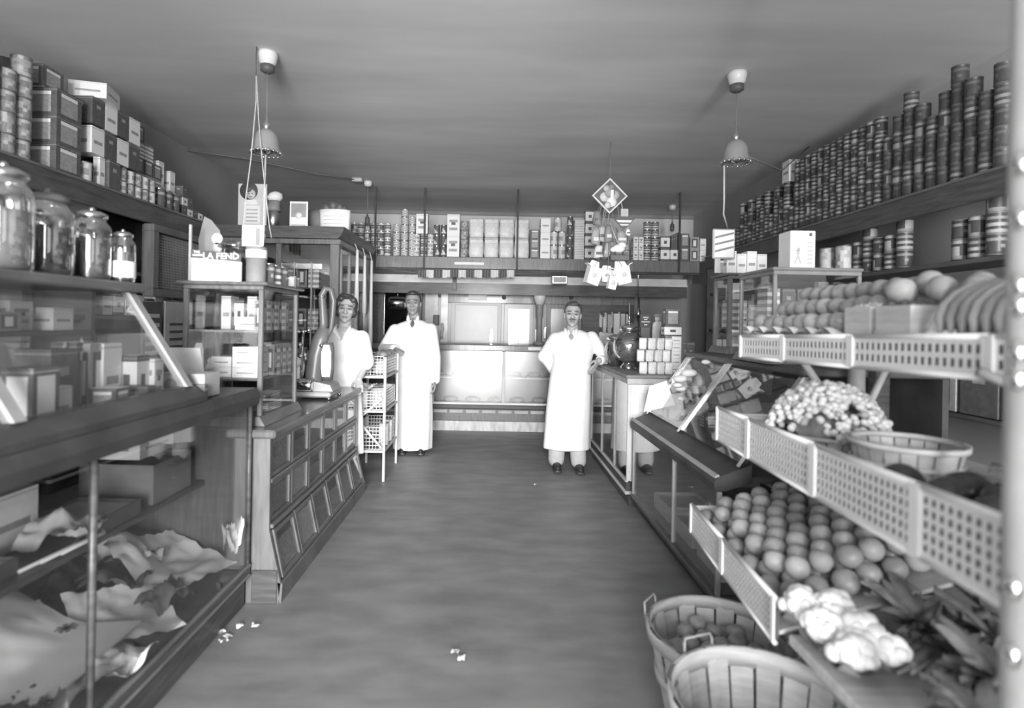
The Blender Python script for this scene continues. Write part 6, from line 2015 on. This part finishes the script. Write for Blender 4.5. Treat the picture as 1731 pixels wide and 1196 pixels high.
# the tall man by the basket rack
Y1_ = 6.22
hc = at(698, 514, Y1_)
hR = Matrix.Rotation(.06, 3, 'Z') @ Matrix.Rotation(-.03, 3, 'Y')
rings = px_ring([(702, 13, 541, .075), (700, 27, 547, .10), (699, 35, 556, .125), (697, 37, 575, .135), (698, 35, 600, .135), (699, 31, 640, .13), (699, 32, 680, .145), (698, 33, 720, .16), (697, 33, 757, .165)], Y1_)
shL, shR = at(668, 559, Y1_), at(728, 557, Y1_)
elL, wrL = at(649, 589, Y1_-.05), at(668, 590, 5.93)
elR, wrR = at(736, 604, Y1_), at(736, 641, Y1_-.04)
fl_, fr_ = at(684, 770, Y1_), at(716, 770, Y1_)
hipL, hipR = at(686, 650, Y1_), at(712, 650, Y1_)
kL, kR = Vector((hipL.x, Y1_-.01, .5)), Vector((hipR.x, Y1_-.01, .5))
fL, fR = Vector((hipL.x-.01, Y1_, .09)), Vector((hipR.x+.02, Y1_, .09))
t1, co = person('tall dark-haired man in long white coat and dark tie by the basket rack', (hc.x, Y1_, 0), ['skin_tan', 'skin_dark', 'lips'], hc, hR, 1.12,
       [r for r in rings if r[0] > .7], [([shL, elL, wrL], [.055, .045, .032]), ([shR, elR, wrR], [.055, .045, .032])],
       [(wrL, (.55, -.8, -.1), (0, 0, -1), (.8, .5, 0), .35, 1.0), (wrR, (.0, -.05, -1), (-1, 0, 0), (0, -1, 0), .55, 1.05)],
       [([hipL, kL, fL], [.08, .06, .045]), ([hipR, kR, fR], [.08, .06, .045])],
       rings, [([shL, elL, wrL-(wrL-elL)*.1], [.078, .066, .056]), ([shR, elR, wrR], [.075, .064, .056])], 'hair', fold=folds(7, .028, .1, 1.1, 1.0),
       pants=[([hipL, kL, fL], [.095, .08, .066]), ([hipR, kR, fR], [.095, .08, .066])], shoes=[Vector((fL.x, Y1_-.01, 0)), Vector((fR.x, Y1_-.01, 0))])
def front(rings, z):
    for a, b in zip(rings, rings[1:]):
        if a[0] <= z <= b[0]:
            k = (z-a[0])/(b[0]-a[0])
            return a[2]+(b[2]-a[2])*k-(a[4]+(b[4]-a[4])*k)
    return rings[-1][2]-rings[-1][4]
def tie_and_lapels(t, rings, px_, ptop, pbot, Y, m):
    a, b = at(px_, ptop, Y), at(px_, pbot, Y)
    fy = lambda z: front(rings, z)-.004
    zm_ = (a.z+b.z)/2
    mb = MB()
    pts = [(a.z, .014), (a.z-.03, .010), (zm_, .020), (b.z+.03, .024), (b.z, .004)]
    vs, fs = [], []
    for z, w in pts:
        y = min(fy(z), fy(a.z-.02))-.006
        vs += [(a.x-w, y, z), (a.x+w, y, z), (a.x+w, y+.012, z), (a.x-w, y+.012, z)]
    for i in range(len(pts)-1):
        for k in range(4):
            fs.append((i*4+k, i*4+(k+1) % 4, (i+1)*4+(k+1) % 4, (i+1)*4+k))
    fs += [(3, 2, 1, 0), tuple(len(vs)-4+k for k in range(4))]
    mb.add(vs, fs)
    mb.build('tie', m, t)
    for s_ in (-1, 1):
        MB().tube([(a.x+s_*.055, front(rings, a.z)+.01, a.z+.025), (a.x+s_*.05, fy(a.z-.03)-.004, a.z-.02), (a.x+s_*.012, fy(b.z)-.006, b.z-.03)], [.014, .02, .006], 8, flat=.45).build('lapel', 'cloth_white', t)
tie_and_lapels(t1, rings, 699.5, 537, 553, Y1_, 'dark')

# the man with a moustache leaning on the candy counter
Y2_ = 5.62
hc = at(968, 533, Y2_)
hR = Matrix.Rotation(-.12, 3, 'Z') @ Matrix.Rotation(.04, 3, 'Y')
rings = px_ring([(968, 14, 557, .075), (968, 27, 562, .10), (968, 36, 570, .12), (968, 37, 585, .13), (967, 33, 610, .135), (964, 35, 640, .135), (961, 38, 690, .15), (959, 39, 730, .16), (958, 40, 757, .165)], Y2_)
shL, shR = at(939, 573, Y2_), at(1000, 571, Y2_)
elL, wrL = at(919, 602, Y2_+.05), at(938, 627, Y2_+.07)
elR = Vector((1.135, Y2_-.02, KZ+.062)); wrR = Vector((1.045, Y2_-.15, KZ+.05))
hipL, hipR = at(944, 655, Y2_), at(976, 655, Y2_)
kL, kR = Vector((hipL.x, Y2_, .48)), Vector((hipR.x, Y2_, .48))
fL, fR = Vector((at(940, 790, Y2_).x, Y2_, .09)), Vector((at(976, 790, Y2_).x, Y2_-.06, .09))
t2, co = person('stout man with moustache in long white apron coat leaning on the candy counter', (hc.x, Y2_, 0), ['skin', 'skin_dark', 'lips'], hc, hR, 1.06,
       [r for r in rings if r[0] > .7], [([shL, elL, wrL], [.055, .045, .032]), ([shR, elR, wrR], [.055, .044, .032])],
       [(wrL, (.6, .5, -.5), (1, 0, 0), (0, -1, 0), .5, 1.0), (wrR, (-.55, -.35, -.75), (-.3, .9, -.3), (-.4, -.6, .5), .5, 1.05)],
       [([hipL, kL, fL], [.08, .06, .045]), ([hipR, kR, fR], [.08, .06, .045])],
       rings, [([shL, elL, wrL], [.07, .066, .055]), ([shR, elR, elR+(wrR-elR)*.75], [.07, .058, .05])], 'hair_grey', fold=folds(6, .03, .2, 1.0, .4), mous=True,
       pants=[([hipL, kL, fL+Vector((0, 0, .01))], [.10, .088, .082]), ([hipR, kR, fR+Vector((0, 0, .01))], [.10, .088, .078])], shoes=[Vector((fL.x, Y2_-.02, 0)), Vector((fR.x, Y2_-.08, 0))])
tie_and_lapels(t2, rings, 963, 558, 574, Y2_, 'mid')

# the woman behind the far end of the bin counter
Y3_ = 4.895
hc = at(585, 524, Y3_)
hR = Matrix.Rotation(.22, 3, 'Z') @ Matrix.Rotation(.10, 3, 'Y')
rings = px_ring([(583, 13, 553, .07), (584, 24, 559, .09), (586, 34, 568, .10), (587, 34, 585, .112), (585, 31, 610, .112), (580, 29, 645, .105), (582, 29, 665, .108), (584, 30, 710, .11), (585, 30, 765, .112)], Y3_)
shL, shR = at(558, 572, Y3_), at(611, 572, Y3_)
elL, wrL = at(552, 612, Y3_), at(566, 640, Y3_+.06)
elR = at(618, 618, Y3_+.02)
wrR = Vector((-1.13, 4.80, .945))
hipL, hipR = at(574, 670, Y3_), at(594, 670, Y3_)
fL, fR = Vector((hipL.x, Y3_, .07)), Vector((hipR.x, Y3_, .07))
hb = [r for r in rings if r[0] > .55]
vx = at(582, 560, Y3_)
t3, co = person('young woman in white short-sleeved dress with wavy bobbed hair beside the scale', (hc.x, Y3_, 0), ['skin', 'skin_dark', 'lips'], hc, hR, 1.02,
       [(z, cx, cy, rx*1.09, ry*1.09) for z, cx, cy, rx, ry in hb], [([shL, elL, wrL], [.045, .038, .028]), ([shR, elR, wrR], [.045, .038, .027])],
       [(wrL, (.5, .2, -.6), (0, -1, 0), (1, 0, 0), .5, .9), (wrR, (.25, -.75, -.6), (0, -.3, -1), (-1, -.2, 0), .4, .92)],
       [([hipL, Vector((hipL.x, Y3_, .45)), fL], [.07, .05, .035]), ([hipR, Vector((hipR.x, Y3_, .45)), fR], [.07, .05, .035])],
       rings, [([shL, shL+(elL-shL)*.75], [.072, .075]), ([shR, shR+(elR-shR)*.85], [.074, .082])], 'hair', bob=True, fold=folds(8, .02, .2, .8, 2.0),
       vneck=(vx.x, at(582, 549, Y3_).z, at(582, 574, Y3_).z, .062, Y3_-.02), shoes=[Vector((fL.x, Y3_+.0, 0)), Vector((fR.x, Y3_+.0, 0))], coat_name='dress')
for s_ in (-1, 1):
    a, b = at(582, 550, Y3_), at(582, 574, Y3_)
    MB().tube([(a.x+s_*.06, Y3_-.03, a.z+.01), (a.x+s_*.062, front(rings, a.z-.05)-.006, a.z-.045), (a.x+s_*.006, front(rings, b.z)-.006, b.z)], [.012, .018, .006], 8, flat=.4).build('collar', 'cloth_white', t3)
